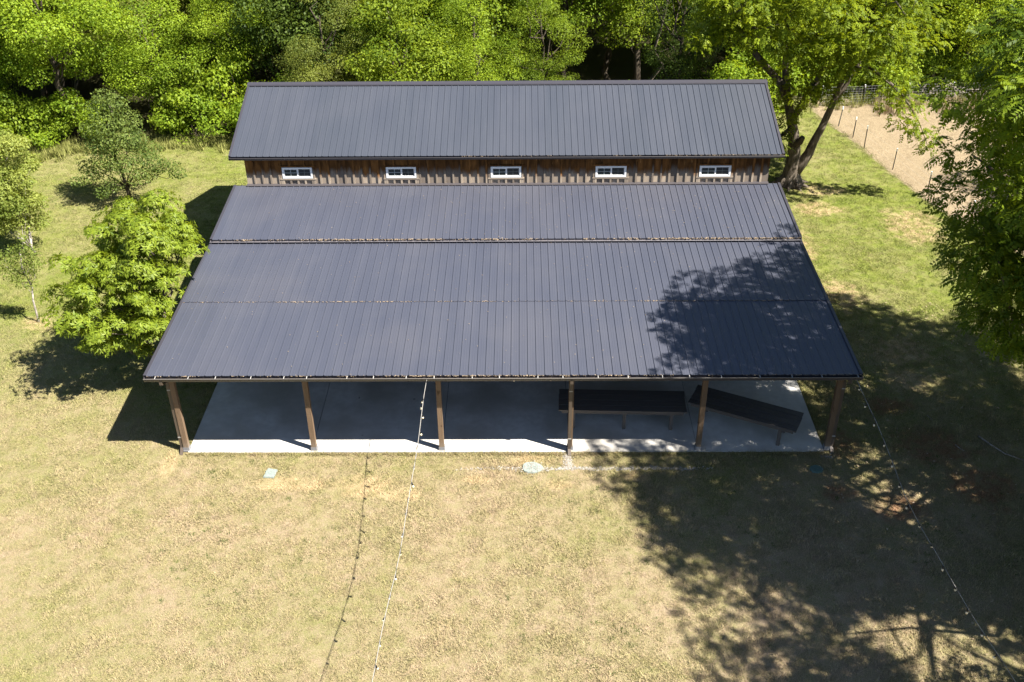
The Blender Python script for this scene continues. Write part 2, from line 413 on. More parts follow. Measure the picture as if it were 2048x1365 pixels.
def scatter(name, tuft, pts, scales, label, rng, kindname='stuff'):
    """grass: one object whose points carry instances of one tuft"""
    me = bpy.data.meshes.new(name); me.vertices.add(len(pts)); me.vertices.foreach_set('co', pts.reshape(-1).astype(np.float32))
    a = me.attributes.new('size', 'FLOAT', 'POINT'); a.data.foreach_set('value', scales.astype(np.float32))
    a = me.attributes.new('spin', 'FLOAT', 'POINT'); a.data.foreach_set('value', rng.uniform(0, 6.283, len(pts)).astype(np.float32))
    o = link(name, me)
    to = bpy.data.objects.new('grass_tuft', tuft)
    ng = bpy.data.node_groups.new(name, 'GeometryNodeTree')
    ng.interface.new_socket('Geometry', in_out='INPUT', socket_type='NodeSocketGeometry')
    ng.interface.new_socket('Geometry', in_out='OUTPUT', socket_type='NodeSocketGeometry')
    gi = ng.nodes.new('NodeGroupInput'); go = ng.nodes.new('NodeGroupOutput')
    ins = ng.nodes.new('GeometryNodeInstanceOnPoints'); oi = ng.nodes.new('GeometryNodeObjectInfo')
    oi.inputs['Object'].default_value = to; oi.inputs['As Instance'].default_value = True
    na = ng.nodes.new('GeometryNodeInputNamedAttribute'); na.data_type = 'FLOAT'; na.inputs['Name'].default_value = 'size'
    nb = ng.nodes.new('GeometryNodeInputNamedAttribute'); nb.data_type = 'FLOAT'; nb.inputs['Name'].default_value = 'spin'
    cx = ng.nodes.new('ShaderNodeCombineXYZ'); L = ng.links.new
    L(nb.outputs['Attribute'], cx.inputs['Z']); L(gi.outputs[0], ins.inputs['Points']); L(oi.outputs['Geometry'], ins.inputs['Instance'])
    L(cx.outputs[0], ins.inputs['Rotation']); L(na.outputs['Attribute'], ins.inputs['Scale']); L(ins.outputs[0], go.inputs[0])
    md = o.modifiers.new('grass', 'NODES'); md.node_group = ng
    tag(o, label, kind='stuff'); return o

def wavy(P, scale, seed):
    r = np.random.default_rng(seed); k = r.normal(size=(14, 2)) * scale; ph = r.uniform(0, 6.28, 14)
    return np.sin(P @ k.T + ph).sum(1) / 14 ** .5 / .75
def build_grass():
    rng = np.random.default_rng(5)
    n = 210000
    P = np.stack([rng.uniform(-18, 31, n), rng.uniform(-13, 29, n)], 1)
    ok = inside(P, LAWN) & ~((P[:, 0] > -.02) & (P[:, 0] < 18.2) & (P[:, 1] > -.16) & (P[:, 1] < 16.3))
    keep = rng.random(n) < np.clip(1.15 - (P[:, 1] + 10) / 55, .4, 1)
    P = P[ok & keep]
    scatter('grass', tuft_mesh(rng, 'grass_tuft', 'blade', 26, .12, .045, .0065, .05), np.column_stack([P, np.full(len(P), GZ)]),
            np.clip(1.0 + .12 * wavy(P, 2.2, 1) + .16 * wavy(P, 9., 2), .45, 1.8) * rng.uniform(.6, 1.4, len(P)), 'short mown grass, straw and green mixed, round the barn', rng)
    # ragged rim of longer grass against the slab, and low green weeds in patches
    P = np.concatenate([np.column_stack([rng.uniform(0, 18.2, 900), -.165 - np.abs(rng.normal(0, .05, 900))]), np.column_stack([-.02 - np.abs(rng.normal(0, .05, 150)), rng.uniform(0, 7, 150)]), np.column_stack([18.18 + np.abs(rng.normal(0, .05, 150)), rng.uniform(0, 7, 150)])])
    scatter('edge_grass', tuft_mesh(rng, 'edge_tuft', 'blade', 20, .05, .07, .006, .06), np.column_stack([P, np.full(len(P), GZ)]), rng.uniform(.5, 1.4, len(P)), 'longer ragged grass along the edges of the concrete slab', rng)
    P = np.column_stack([rng.uniform(-14, 25, 26000), rng.uniform(-11, 21, 26000)])
    P = P[inside(P, LAWN) & ~((P[:, 0] > -.15) & (P[:, 0] < 18.35) & (P[:, 1] > -.2) & (P[:, 1] < 16.4)) & (wavy(P, 1.1, 4) + .7 * wavy(P, 4., 6) + rng.normal(0, 1.1, 26000) > 2.5)]
    scatter('weeds', tuft_mesh(rng, 'weed_tuft', 'leaf_dark', 18, .06, .030, .010, .05), np.column_stack([P, np.full(len(P), GZ)]), rng.uniform(.5, 1.4, len(P)), 'low green weeds and clover growing in patches in the lawn', rng)
    n = 60000
    P = np.stack([rng.uniform(24, 40, n), rng.uniform(10, 29, n)], 1); P = P[inside(P, FIELD)]
    scatter('dry_grass', tuft_mesh(rng, 'hay_tuft', 'hay', 36, .20, .048, .0046, .20), np.column_stack([P, np.full(len(P), GZ)]),
            rng.uniform(.6, 1.5, len(P)), 'dry tan cut grass lying in the field beyond the fence', rng)
    # uncut fringe along the wood and the field's back edge
    pts = []
    for (a, b, m, w_) in (((-16, 20.3), (-13, 21.1), 120, .5), ((-13, 21.1), (-10.5, 22.5), 130, .5), ((-10.5, 22.5), (-4, 23), 260, .5), ((-4, 23), (0, 22.2), 150, .4),
                          ((24.6, 27.6), (33, 28.2), 260, .5)):
        t = rng.random(m); q = np.array(a) + (np.array(b) - np.array(a)) * t[:, None] + rng.normal(0, w_, (m, 2)); pts.append(q)
    P = np.concatenate(pts)
    scatter('tall_grass', tuft_mesh(rng, 'tall_tuft', 'tall_blade', 30, .14, .30, .010, .18), np.column_stack([P, np.full(len(P), GZ)]),
            rng.uniform(.5, 1.5, len(P)), 'uncut grass fringe along the edge of the wood', rng)
    P = np.column_stack([rng.uniform(27.2, 29.3, 40), rng.normal(26.6, .35, 40)])
    P = np.concatenate([P, np.column_stack([rng.uniform(30, 33, 60), rng.normal(26.8, .4, 60)])])
    scatter('tall_dry_grass', tuft_mesh(rng, 'dry_stalk', 'hay', 12, .10, .75, .012, .22), np.column_stack([P, np.full(len(P), GZ)]),
            rng.uniform(.5, 1.3, len(P)), 'tall tan dead grass stalks at the back of the dry field', rng)
build_grass()

def build_slab():
    s = MB().box(.035, 18.125, -.13, 7.19, -.12, -.030).obj('concrete_slab', 'joint_filler'); tag(s, kind='structure')
    xs = [.03, 3.56, 7.28, 10.92, 14.56, 18.13]
    for i in range(5):
        x0 = xs[i] + (.007 if i else 0); x1 = xs[i + 1] - (.007 if i < 4 else 0)
        MB().box(x0, x1, -.145, 7.2, -.029, 0).obj('concrete_panel', 'concrete', s)
build_slab()

def stones(name, pts, size, mat, label, rng):
    n = len(pts); V = []
    T = rng.random(n); quads = []
    r = size * rng.uniform(.5, 1.4, n)
    a = rng.uniform(0, 6.28, n)
    for k in range(5):          # a little faceted mound: five triangles to a top point
        a0 = a + k * 1.2566; a1 = a + (k + 1) * 1.2566
        b0 = np.column_stack([pts[:, 0] + np.cos(a0) * r, pts[:, 1] + np.sin(a0) * r * .8, pts[:, 2] - .004 + 0 * r])
        b1 = np.column_stack([pts[:, 0] + np.cos(a1) * r, pts[:, 1] + np.sin(a1) * r * .8, pts[:, 2] - .004 + 0 * r])
        tp = np.column_stack([pts[:, 0], pts[:, 1], pts[:, 2] + r * .6])
        quads.append(np.stack([b0, b1, tp], 1))
    o = link(name, quads_mesh(name, np.concatenate(quads), mat, np.tile(T, 5)))
    return tag(o, label, kind='stuff')

def build_gravel():
    rng = np.random.default_rng(8)
    t = rng.random(1500) ** .9
    x = 14.9 - t * 7.2; y = -.835 + rng.normal(0, .035, 1500) + .02 * np.sin(x * 3)
    keep = rng.random(1500) < np.interp(x, [7.7, 9.2, 10.2, 14, 14.9], [.15, .4, 1, .9, .2]); A = np.column_stack([x, y])[keep]
    B = np.column_stack([10.86 + rng.normal(0, .06, 420), rng.uniform(-.86, -.16, 420)])
    C = np.column_stack([18.22 + rng.normal(0, .07, 60), -.33 + rng.normal(0, .06, 60)])
    P = np.concatenate([A, B, C]); P = np.column_stack([P, np.full(len(P), GZ + .012)])
    stones('gravel', P, .024, 'gravel', 'pale gravel filling the drain trench in the lawn', rng)
build_gravel()

# ================================================================== THE BARN
XL, W = -.57, 19.2
def sec(y0, z0, y1, z1):
    L = math.hypot(y1 - y0, z1 - z0); return L, math.atan2(z1 - z0, y1 - y0)

PANEL_W = W / 21
def panel_mesh(L, name='roof_panel', mat='roof'):
    """ribbed steel sheet, four tall ribs and shallow stiffeners; local x across, y up the slope"""
    m = PANEL_W / 4; prof = []
    for k in range(4):
        o = k * m
        prof += [(o, 0), (o + .014, .022), (o + .030, .022), (o + .044, 0),
                 (o + .098, 0), (o + .106, .0035), (o + .114, 0), (o + .158, 0), (o + .166, .0035), (o + .174, 0)]
    prof.append((PANEL_W, 0))
    v = []; f = []
    for y in (0, L):
        v += [(x, y, z) for x, z in prof]
    n = len(prof)
    f += [(i, i + 1, n + i + 1, n + i) for i in range(n - 1)]
    b = len(v); v += [(x, 0, z - .012) for x, z in prof]; f += [(b + i, b + i + 1, i + 1, i) for i in range(n - 1)]   # folded lower edge
    me = bpy.data.meshes.new(name); me.from_pydata(v, [], f); me.materials.append(M[mat]); me.update(); return me

def roof_run(parent, y0, z0, y1, z1, rng, mat='roof'):
    L, a = sec(y0, z0, y1, z1); me = panel_mesh(L, mat=mat)
    for i in range(21):
        o = link('roof_panel', me, parent)
        o.location = (XL + i * PANEL_W, y0, z0 + rng.uniform(-.002, .002)); o.rotation_euler = (a, 0, 0)
    return L, a

def slab_between(y0, z0, y1, z1, t, x0, x1, off=-.012):
    """deck under the sheets"""
    return MB().prism_x([(y0, z0 + off - t), (y1, z1 + off - t), (y1, z1 + off), (y0, z0 + off)], x0, x1)

def rake(parent, y0, z0, y1, z1):
    for x0, x1 in ((XL - .035, XL + .045), (XL + W - .045, XL + W + .035)):
        m = MB(); m.prism_x([(y0 - .01, z0 + .026), (y1, z1 + .026), (y1, z1 + .034), (y0 - .01, z0 + .034)], x0, x1)
        xo = (x0 - .004, x0) if x0 < 5 else (x1, x1 + .004)
        m.prism_x([(y0 - .01, z0 - .13), (y1, z1 - .13), (y1, z1 + .034), (y0 - .01, z0 + .034)], *xo)
        m.obj('rake_trim', 'dark_trim', parent)

def gutter(parent, y, z, x0, x1, wid=.12, h=.10, brackets=0, rng=None, mat='gutter_metal'):
    """open trough: back at y, lip at y - wid; z is the lip height"""
    p = [(y, z + .02), (y, z - h), (y - wid * .75, z - h), (y - wid * .98, z - h * .35), (y - wid, z), (y - wid + .012, z + .003)]
    m = MB(); t = .004
    inner = [(y - t, z + .02), (y - t, z - h + t), (y - wid * .75 + t * .3, z - h + t), (y - wid * .98 + t, z - h * .35 + t * .4), (y - wid + t, z - t), (y - wid + .012, z - t)]
    m.prism_x(p + inner[::-1], x0, x1)
    o = m.obj('gutter', mat, parent)
    for xx in (x0 - .003, x1): MB().prism_x([(a, b - .0) for a, b in p[:5]], xx, xx + .003).obj('gutter_end', mat, o)
    # rolled lip along the front
    MB().tube([(x0, y - wid - .004, z + .004), (x1, y - wid - .004, z + .004)], .010, 6).obj('gutter_lip', 'gutter_lip' if brackets else mat, o)
    if brackets:
        me = None
        for i in range(brackets):
            x = x0 + .25 + (x1 - x0 - .5) * (i + rng.uniform(-.18, .18)) / (brackets - 1)
            if me is None:
                me = MB().hexa([(-.010, 0, .02), (.010, 0, .02), (.010, -wid, .008), (-.010, -wid, .008)][::-1], [(-.010, 0, .024), (.010, 0, .024), (.010, -wid, .013), (-.010, -wid, .013)][::-1]).mesh('gutter_strap', 'bracket_metal')
            link('gutter_strap', me, o, (x, y, z))
    return o

def litter(parent, name, x0, x1, yf, zf, n, rng, spread=.02, size=.018, runs=None):
    xs = rng.uniform(x0, x1, n * 3)
    ph = rng.uniform(0, 6, 3)
    dens = .5 + .5 * np.sin(xs * 5.1 + 2.3 * np.sin(xs * .9 + ph[0])) * np.sin(xs * 1.97 + ph[1]) + .4 * np.sin(xs * .55 + ph[2])
    ribph = ((xs - XL) % (PANEL_W / 4)) / (PANEL_W / 4)
    ok = (rng.random(len(xs)) < np.clip(dens, .06, 1) ** 1.5) & (ribph > .24)
    xs = xs[ok][:n]; m = len(xs)
    y = yf + rng.normal(0, spread, m); z = zf + (y - yf) * 0 + rng.uniform(.0, .010, m)
    c = np.column_stack([xs, y, z]); a = rng.uniform(0, 6.28, m)
    d = np.column_stack([np.cos(a), np.sin(a) * .5, rng.normal(0, .2, m)]); nrm = unit(np.column_stack([rng.normal(0, .4, m), rng.normal(0, .4, m), np.ones(m)]))
    L = size * rng.uniform(.6, 2.2, m)
    o = link(name, quads_mesh(name, leaf_quads(c, d, nrm, L, L * .55), 'litter', rng.random(m)), parent); o['kind'] = 'stuff'; return o

EY, EZ = -.36, 2.81          # porch eave (sheet edge)
SY, SZ = 7.02, 3.01          # porch roof meets the lean-to eave
LY, LZ = 6.93, 3.115         # lean-to eave (sheet edge)
TY, TZ = 10.50, 3.40         # lean-to roof meets the upper wall
UY, UZ = 10.40, 4.535        # upper eave
RY, RZ = 14.33, 5.76         # ridge
WY = 10.56                   # upper front wall plane
BY = 16.60                   # back eave
WX0, WX1 = -.13, 18.24

def build_barn():
    rng = np.random.default_rng(3)
    barn = empty('barn', 'long wooden barn with dark ribbed metal roofs, small windows and open front porch', 'barn', (9.1, 9., 0))
    bl = Vector((-9.1, -9., 0))
    def P(o): o.parent = barn; o.location = o.location + bl; return o
    # --- porch roof
    pr = P(slab_between(EY + .03, EZ, SY, SZ, .10, XL + .03, XL + W - .03).obj('porch_roof', 'dark_trim'))
    ym = 3.30; zm = EZ + (SZ - EZ) * (ym - EY) / (SY - EY)
    roof_run(pr, EY, EZ, ym + .12, zm + .12 * (SZ - EZ) / (SY - EY) - .001, rng)
    roof_run(pr, ym, zm + .016, SY + .02, SZ + .012, rng)
    rake(pr, EY, EZ, SY, SZ)
    MB().box(XL + .03, XL + W - .03, EY + .035, EY + .055, EZ - .22, EZ - .03).obj('fascia_board', 'dark_trim', pr)
    gutter(pr, EY + .030, EZ - .035, XL - .02, XL + W + .02, .135, .11, 23, rng)
    litter(pr, 'leaf_litter', XL, XL + W, EY - .012, EZ - .008, 1500, rng, .014, .017)
    litter(pr, 'leaf_litter', XL, XL + W * .96, ym - .008, zm + .014, 1500, rng, .010, .016)
    litter(pr, 'leaf_litter', XL, XL + W, EY - .025, EZ - .125, 1300, rng, .02, .02)
    # --- lean-to roof
    lr = P(slab_between(LY + .03, LZ, TY, TZ, .07, XL + .03, XL + W - .03).obj('lean_to_roof', 'dark_trim'))
    roof_run(lr, LY, LZ, TY, TZ, rng); rake(lr, LY, LZ, TY, TZ)
    gutter(lr, LY + .025, LZ - .03, XL - .02, XL + W + .02, .155, .05, 0, rng, 'gutter_pale')
    litter(lr, 'leaf_litter', XL, XL + W, LY - .02, LZ - .004, 2200, rng, .022, .022)
    MB().prism_x([(TY - .10, TZ + .024), (TY + .055, TZ + .036), (TY + .055, TZ + .05), (TY - .10, TZ + .03)], WX0 - .02, WX1 + .02).obj('wall_flashing', 'gutter_metal', lr)
    # small specks of leaf and droppings on the sheets
    for (par, y0, z0, y1, z1, n) in ((pr, EY, EZ, SY, SZ, 330), (lr, LY, LZ, TY, TZ, 420)):
        xs = XL + .1 + (W - .2) * rng.random(n) ** (.62 if par is lr else 1.); t = rng.random(n)
        c = np.column_stack([xs, y0 + (y1 - y0) * t, z0 + (z1 - z0) * t + .030]); a = rng.uniform(0, 6.28, n)
        L = rng.uniform(.012, .04, n)
        o = link('fallen_leaves', quads_mesh('fallen_leaves', leaf_quads(c, np.column_stack([np.cos(a), np.sin(a), 0 * a]), np.tile([0, 0, 1.], (n, 1)), L, L * .6), 'litter', rng.random(n)), par); o['kind'] = 'stuff'
    # --- main roof
    mr = MB(); mr.prism_x([(UY + .03, UZ - .085), (RY, RZ - .085), (BY - .03, UZ - .085), (BY - .03, UZ - .012), (RY, RZ - .012), (UY + .03, UZ - .012)], XL + .03, XL + W - .03)
    mr = P(mr.obj('main_roof', 'dark_trim'))
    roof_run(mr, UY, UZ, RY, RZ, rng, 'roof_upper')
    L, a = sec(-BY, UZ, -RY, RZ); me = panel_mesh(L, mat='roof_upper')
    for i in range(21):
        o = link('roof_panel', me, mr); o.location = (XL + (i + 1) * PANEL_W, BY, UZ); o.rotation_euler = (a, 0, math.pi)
    rake(mr, UY, UZ, RY, RZ); rake(mr, BY + .02, UZ, RY, RZ)
    cap = MB().prism_x([(RY - .17, RZ - .015), (RY - .15, RZ + .03), (RY, RZ + .075), (RY + .15, RZ + .03), (RY + .17, RZ - .015), (RY, RZ + .03)], XL - .045, XL + W + .045)
    cap.obj('ridge_cap', 'dark_trim', mr)
    gutter(mr, UY + .025, UZ - .025, XL - .02, XL + W + .02, .125, .085, 0, rng)
    MB().box(XL + .03, XL + W - .03, UY + .03, UY + .05, UZ - .13, UZ - .09).obj('fascia_board', 'dark_trim', mr)
    litter(mr, 'leaf_litter', XL + 8, XL + W, UY - .012, UZ - .012, 500, rng, .012, .015)
    # --- walls
    wall = P(MB().box(WX0 + .02, WX1 - .02, WY + .03, WY + .10, TZ - .1, UZ - .02).obj('upper_wall', 'brown_board'))
    wins = [(1.16, 2.22), (4.815, 5.87), (8.49, 9.56), (12.165, 13.245), (15.80, 16.90)]
    WZ0, WZ1 = 3.665, 4.075
    grid = list(np.arange(WX0, WX1, .292)) + [WX1]
    cuts = sorted(set([round(g, 4) for g in grid if all(abs(g - e) > .07 for a, b in wins for e in (a - .05, b + .05))] + [round(e, 4) for a, b in wins for e in (a - .05, b + .05)]))
    def in_win(x): return any(a - .055 < x < b + .055 for a, b in wins)
    zt = UZ + .02; zb = TZ + .045
    for i in range(len(cuts) - 1):
        x0, x1 = cuts[i] + .003, cuts[i + 1] - .003; d = rng.uniform(0, .006)
        zz = [(zb, zt)] if not in_win((x0 + x1) / 2) else [(zb, WZ0 - .06), (WZ1 + .06, zt)]
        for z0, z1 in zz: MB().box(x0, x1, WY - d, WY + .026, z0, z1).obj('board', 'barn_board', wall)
        xe = cuts[i]
        if i and not any(a - .04 < xe < b + .04 for a, b in wins):
            hw = rng.uniform(.026, .036)
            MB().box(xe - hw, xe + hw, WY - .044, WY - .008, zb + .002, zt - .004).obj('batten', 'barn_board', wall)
    for a, b in wins:
        for k in range(5):
            xe = a - .02 + (b - a + .04) * (k + .15) / 4.3
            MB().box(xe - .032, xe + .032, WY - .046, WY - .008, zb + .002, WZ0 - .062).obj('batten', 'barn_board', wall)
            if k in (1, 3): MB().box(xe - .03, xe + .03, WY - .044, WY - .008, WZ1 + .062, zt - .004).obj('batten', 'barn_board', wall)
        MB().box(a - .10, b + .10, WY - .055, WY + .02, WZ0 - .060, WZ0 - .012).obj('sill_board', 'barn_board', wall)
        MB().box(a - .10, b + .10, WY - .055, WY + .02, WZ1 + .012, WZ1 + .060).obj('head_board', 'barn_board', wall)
    # --- windows: white vinyl sliders
    for a, b in wins:
        f = .055; c = (a + b) / 2; yf = WY - .060
        w_ = MB(); yb = WY + .02
        w_.box(a, b, yf, yb, WZ0, WZ0 + f); w_.box(a, b, yf, yb, WZ1 - f, WZ1)
        w_.box(a, a + f, yf + .001, yb, WZ0 + f, WZ1 - f); w_.box(b - f, b, yf + .001, yb, WZ0 + f, WZ1 - f)
        wo_ = P(w_.obj('window', 'white_vinyl'))
        # left sash stands forward, right sash lies behind its screen
        for x0, x1, ys, mt in ((a + f, c + .022, yf + .012, 'grey_muntin'), (c + .022, b - f, yf + .034, 'window_screen')):
            s = MB(); e = .026 if x0 < c - .2 else .018
            z0, z1 = WZ0 + f, WZ1 - f
            s.box(x0, x1, ys, ys + .02, z0, z0 + e); s.box(x0, x1, ys, ys + .02, z1 - e, z1)
            s.box(x0, x0 + e, ys + .001, ys + .02, z0 + e, z1 - e); s.box(x1 - e * 1.4, x1, ys + .001, ys + .02, z0 + e, z1 - e)
            s.obj('sash', 'white_vinyl', wo_)
            MB().box(x0 + e, x1 - e * 1.4, ys + .010, ys + .016, z0 + e, z1 - e).obj('pane', 'glass' if mt == 'grey_muntin' else 'window_screen', wo_)
            xm = (x0 + e + x1 - e * 1.4) / 2; zm_ = (z0 + z1) / 2
            g = MB().box(xm - .008, xm + .008, ys + .005, ys + .0095, z0 + e, z1 - e); g.box(x0 + e, xm - .008, ys + .006, ys + .0095, zm_ - .008, zm_ + .008); g.box(xm + .008, x1 - e * 1.4, ys + .006, ys + .0095, zm_ - .008, zm_ + .008)
            g.obj('muntin', mt if mt == 'grey_muntin' else 'dim_muntin', wo_)
    # --- the other walls, board and batten too
    def side_wall(name, pts, axis):
        m = MB(); pos = pts['at']; d = pts['out']
        o = pts['poly']
        a_ = [(pos, y, z) for y, z in o] if axis == 'x' else [(x, pos, z) for x, z in o]
        b_ = [(pos + d * .06, y, z) for y, z in o] if axis == 'x' else [(x, pos + d * .06, z) for x, z in o]
        n = len(o); m.v += a_ + b_
        m.f += [tuple(range(n)), tuple(range(n, 2 * n))[::-1]] + [(i, (i + 1) % n, n + (i + 1) % n, n + i) for i in range(n)]
        w2 = P(m.obj(name, 'brown_board'))
        lo = min(q[0] for q in o); hi = max(q[0] for q in o); bt = MB()
        def top(u):
            zs = []
            for i in range(n):
                (u0, z0), (u1, z1) = o[i], o[(i + 1) % n]
                if abs(u1 - u0) > 1e-6 and min(u0, u1) <= u <= max(u0, u1): zs.append(z0 + (z1 - z0) * (u - u0) / (u1 - u0))
            return max(zs) if zs else 0
        u = lo + .1
        while u < hi:
            zt_ = min(top(u - .03), top(u + .03)) - .12
            q = pos + d * .06
            if axis == 'x': bt.box(min(q, q + d * .02), max(q, q + d * .02), u - .028, u + .028, GZ, zt_)
            else: bt.box(u - .028, u + .028, min(q, q + d * .02), max(q, q + d * .02), GZ, zt_)
            u += .292
        b3 = bt.obj('battens', 'brown_board', w2); b3['kind'] = 'stuff'
    gz = GZ - .01
    end = [(7.25, gz), (16.25, gz), (16.25, UZ - .02), (14.33, RZ - .11), (10.64, UZ - .06), (10.64, TZ - .09), (7.25, LZ - .065)]
    side_wall('end_wall', dict(at=WX0 + .07, out=-1, poly=end), 'x'); side_wall('end_wall', dict(at=WX1 - .07, out=1, poly=end), 'x')
    side_wall('back_wall', dict(at=16.18, out=1, poly=[(WX0 + .08, gz), (WX1 - .08, gz), (WX1 - .08, UZ - .06), (WX0 + .08, UZ - .06)]), 'y')
    side_wall('front_wall', dict(at=7.27, out=-1, poly=[(WX0 + .08, gz), (WX1 - .08, gz), (WX1 - .08, LZ - .10), (WX0 + .08, LZ - .10)]), 'y')
    # --- porch frame
    P(MB().box(-.20, 18.36, -.075, .075, EZ - .39, EZ - .105).obj('beam', 'post'))
    for x in np.arange(-.1, 18.5, 1.22):
        P(MB().prism_x([(.08, EZ - .20), (7.15, SZ - .205), (7.15, SZ - .115), (.08, EZ - .105)], x - .02, x + .02).obj('rafter', 'post'))
    me = MB().box(-.069, .069, -.069, .069, .02, EZ - .392).mesh('post', 'post')
    mb = MB(); mb.box(-.10, .10, -.10, .10, -.02, .012); mb.box(-.082, .082, -.082, -.0765, .012, .11); mb.box(-.082, .082, .0765, .082, .012, .11); mb.box(-.0815, -.0765, -.0765, .0765, .012, .11); mb.box(.0765, .0815, -.0765, .0765, .012, .11)
    mb = mb.mesh('post_base', 'post_base_metal')
    for k in range(6):
        x = -.03 + 3.652 * k
        p = P(link('post', me, None, (x, .0, 0))); link('post_base', mb, p)
    for k, dx in ((0, -.125), (3, -.02), (5, .12)):
        x = -.03 + 3.652 * k + dx; y = -.125 if k == 3 else -.02
        d = MB(); d.box(x - .043, x + .043, y - .03, y + .03, .10, EZ - .42)
        d.hexa([(x - .043, y - .03, EZ - .42), (x + .043, y - .03, EZ - .42), (x + .043, y + .03, EZ - .42), (x - .043, y + .03, EZ - .42)],
               [(x - .043, EY - .08, EZ - .25), (x + .043, EY - .08, EZ - .25), (x + .043, EY - .02, EZ - .25), (x - .043, EY - .02, EZ - .25)])
        d.box(x - .043, x + .043, EY - .08, EY - .02, EZ - .25, EZ - .145)
        d.hexa([(x - .043, y - .20, GZ + .01), (x + .043, y - .20, GZ + .01), (x + .043, y - .14, GZ + .01), (x - .043, y - .14, GZ + .01)],
               [(x - .043, y - .03, .10), (x + .043, y - .03, .10), (x + .043, y + .03, .10), (x - .043, y + .03, .10)])
        dn = P(d.obj('downspout', 'downspout_brown'))
        for z in (.45, 2.1): MB().box(x - .048, x + .048, y - .035, y - .0305, z, z + .03).obj('strap', 'bracket_metal', dn)
build_barn()

# ================================================================== TABLES UNDER THE PORCH
def build_table(name_label, cx, cy, rot, L, D, rng, legs):
    t = empty('table', name_label, 'table', (cx, cy, 0)); t.rotation_euler = (0, 0, rot)
    H = .75; n = 4; w_ = D / n
    for k in range(n):
        y0 = -D / 2 + k * w_ + .005; e = rng.uniform(-.012, .012)
        MB().box(-L / 2 + e, L / 2 + e, y0, y0 + w_ - .024, H - .045 + rng.uniform(-.002, .002), H + rng.uniform(-.003, .003)).obj('plank', 'table', t)
    for s in (-1, 1):
        y = s * (D / 2 - .09)
        MB().box(-L / 2 + .08, L / 2 - .08, y - .02, y + .02, H - .16, H - .049).obj('apron', 'table', t)
        for x in legs:
            MB().box(x - .045, x + .045, y - .045 - s * .07, y + .045 - s * .07, 0, H - .05).obj('leg', 'table', t)
    for x in legs:
        MB().box(x + .047, x + .087, -D / 2 + .05, D / 2 - .05, H - .15, H - .05).obj('crossbar', 'table', t)
    return t
rng = np.random.default_rng(11)
build_table('long dark wooden table standing parallel to the porch edge', 12.49, 1.28, math.radians(-2), 3.68, 1.06, rng, (-1.42, .06, 1.42))
build_table('long dark wooden table set at an angle beside the last porch post', 16.02, .93, math.radians(-26.4), 3.15, .98, rng, (-1.2, 1.12))

# ================================================================== STRING LIGHTS
ZY = np.array([(-19, 4.3), (-15, 3.25), (-12, 2.74), (-10.02, 2.48), (-8.96, 2.37), (-8.27, 2.29), (-6.96, 2.17), (-5.57, 2.10), (-4.46, 2.15), (-3.49, 2.31), (-2.03, 2.56), (-.79, 2.70), (-.40, 2.74)])
def string_light(label, x0, x1, bulbs_y, rng, rw, mat, fancy):
    t = empty('string_light', label, 'string light', (x0, -.4, 0), 'string lights hung from the porch eave'); o = Vector((x0, -.4, 0))
    ys = np.arange(-.40, -18.8, -.12)
    def at(y): return Vector((x0 + (x1 - x0) * (-.4 - y) / 9.6 + .015 * math.sin(y * 1.7), y, float(np.interp(y, ZY[:, 0], ZY[:, 1]))))
    MB().tube([at(y) - o for y in ys], rw, 6).obj('wire', mat, t)
    MB().tube([at(y) - o + Vector((.013 * math.cos(y * 9), 0, .013 * math.sin(y * 9) - .006 + (-.05 * max(0, math.sin(y * 2.1)) if fancy else 0))) for y in np.arange(-.40, -18.8, -.06)], .0045, 5).obj('lamp_cord', 'cable_dark', t)
    b0 = MB().ball((0, 0, -.125), .028, 10, 7, 1.25).mesh('bulb', 'bulb_glass', True)
    s0 = MB().tube([(0, 0, -.01), (0, 0, -.05), (0, 0, -.098)], [.012, .020, .019], 8).mesh('socket', 'socket_black', True)
    for y in bulbs_y:
        p = at(y) - o
        s = link('socket', s0, t, p); s.rotation_euler = (rng.normal(0, .3), rng.normal(0, .25), 0)
        link('bulb', b0, s)
    return t
rng = np.random.default_rng(21)
string_light('pale wire with bulbs running out across the sunny lawn from the middle of the eave', 7.03, 6.68,
             [-1.21, -1.40, -1.77, -2.34, -2.82, -3.49, -3.99, -4.47, -5., -5.59, -6.24, -6.96, -7.6, -8.27, -8.96, -9.62, -10.3, -11., -11.7], rng, .0065, 'cable_white', True)
string_light('thin wire with bulbs over the shaded lawn from the right end of the eave', 18.49, 18.9,
             list(np.arange(-.75, -12, -.66)), rng, .005, 'cable_white', False)

# ================================================================== LIDS IN THE LAWN, STICKS
def lid(name, label, x, y, pts, mat, cat):
    m = MB(); n = len(pts)
    m.v += [(px, py, GZ + .005) for px, py in pts] + [(px * .94, py * .94, GZ + .045) for px, py in pts]
    m.f += [tuple(range(n, 2 * n))] + [(i, (i + 1) % n, n + (i + 1) % n, n + i) for i in range(n)]
    t = empty(name, label, cat, (x, y, 0)); m.obj('lid', mat, t)
    r = MB()
    for k in range(-3, 4):
        r.box(k * .04 - .008, k * .04 + .008, -.08, .08, GZ + .046, GZ + .052)
    r.obj('grip_ribs', mat, t)
    return t
lid('valve_box', 'pale green square lid lying in the sunny lawn near the left porch posts', 2.56, -1.02, [(-.17, -.19), (.14, -.21), (.18, .13), (-.10, .19)], 'pale_green_plastic', 'valve box')
lid('valve_box', 'pale speckled oval lid beside the gravel trench near the middle porch posts', 9.84, -.81, [(.30 * math.cos(a) * (1 + .1 * math.cos(3 * a)), .24 * math.sin(a)) for a in np.linspace(0, 2 * math.pi, 14)[:-1]], 'pale_green_plastic', 'valve box')
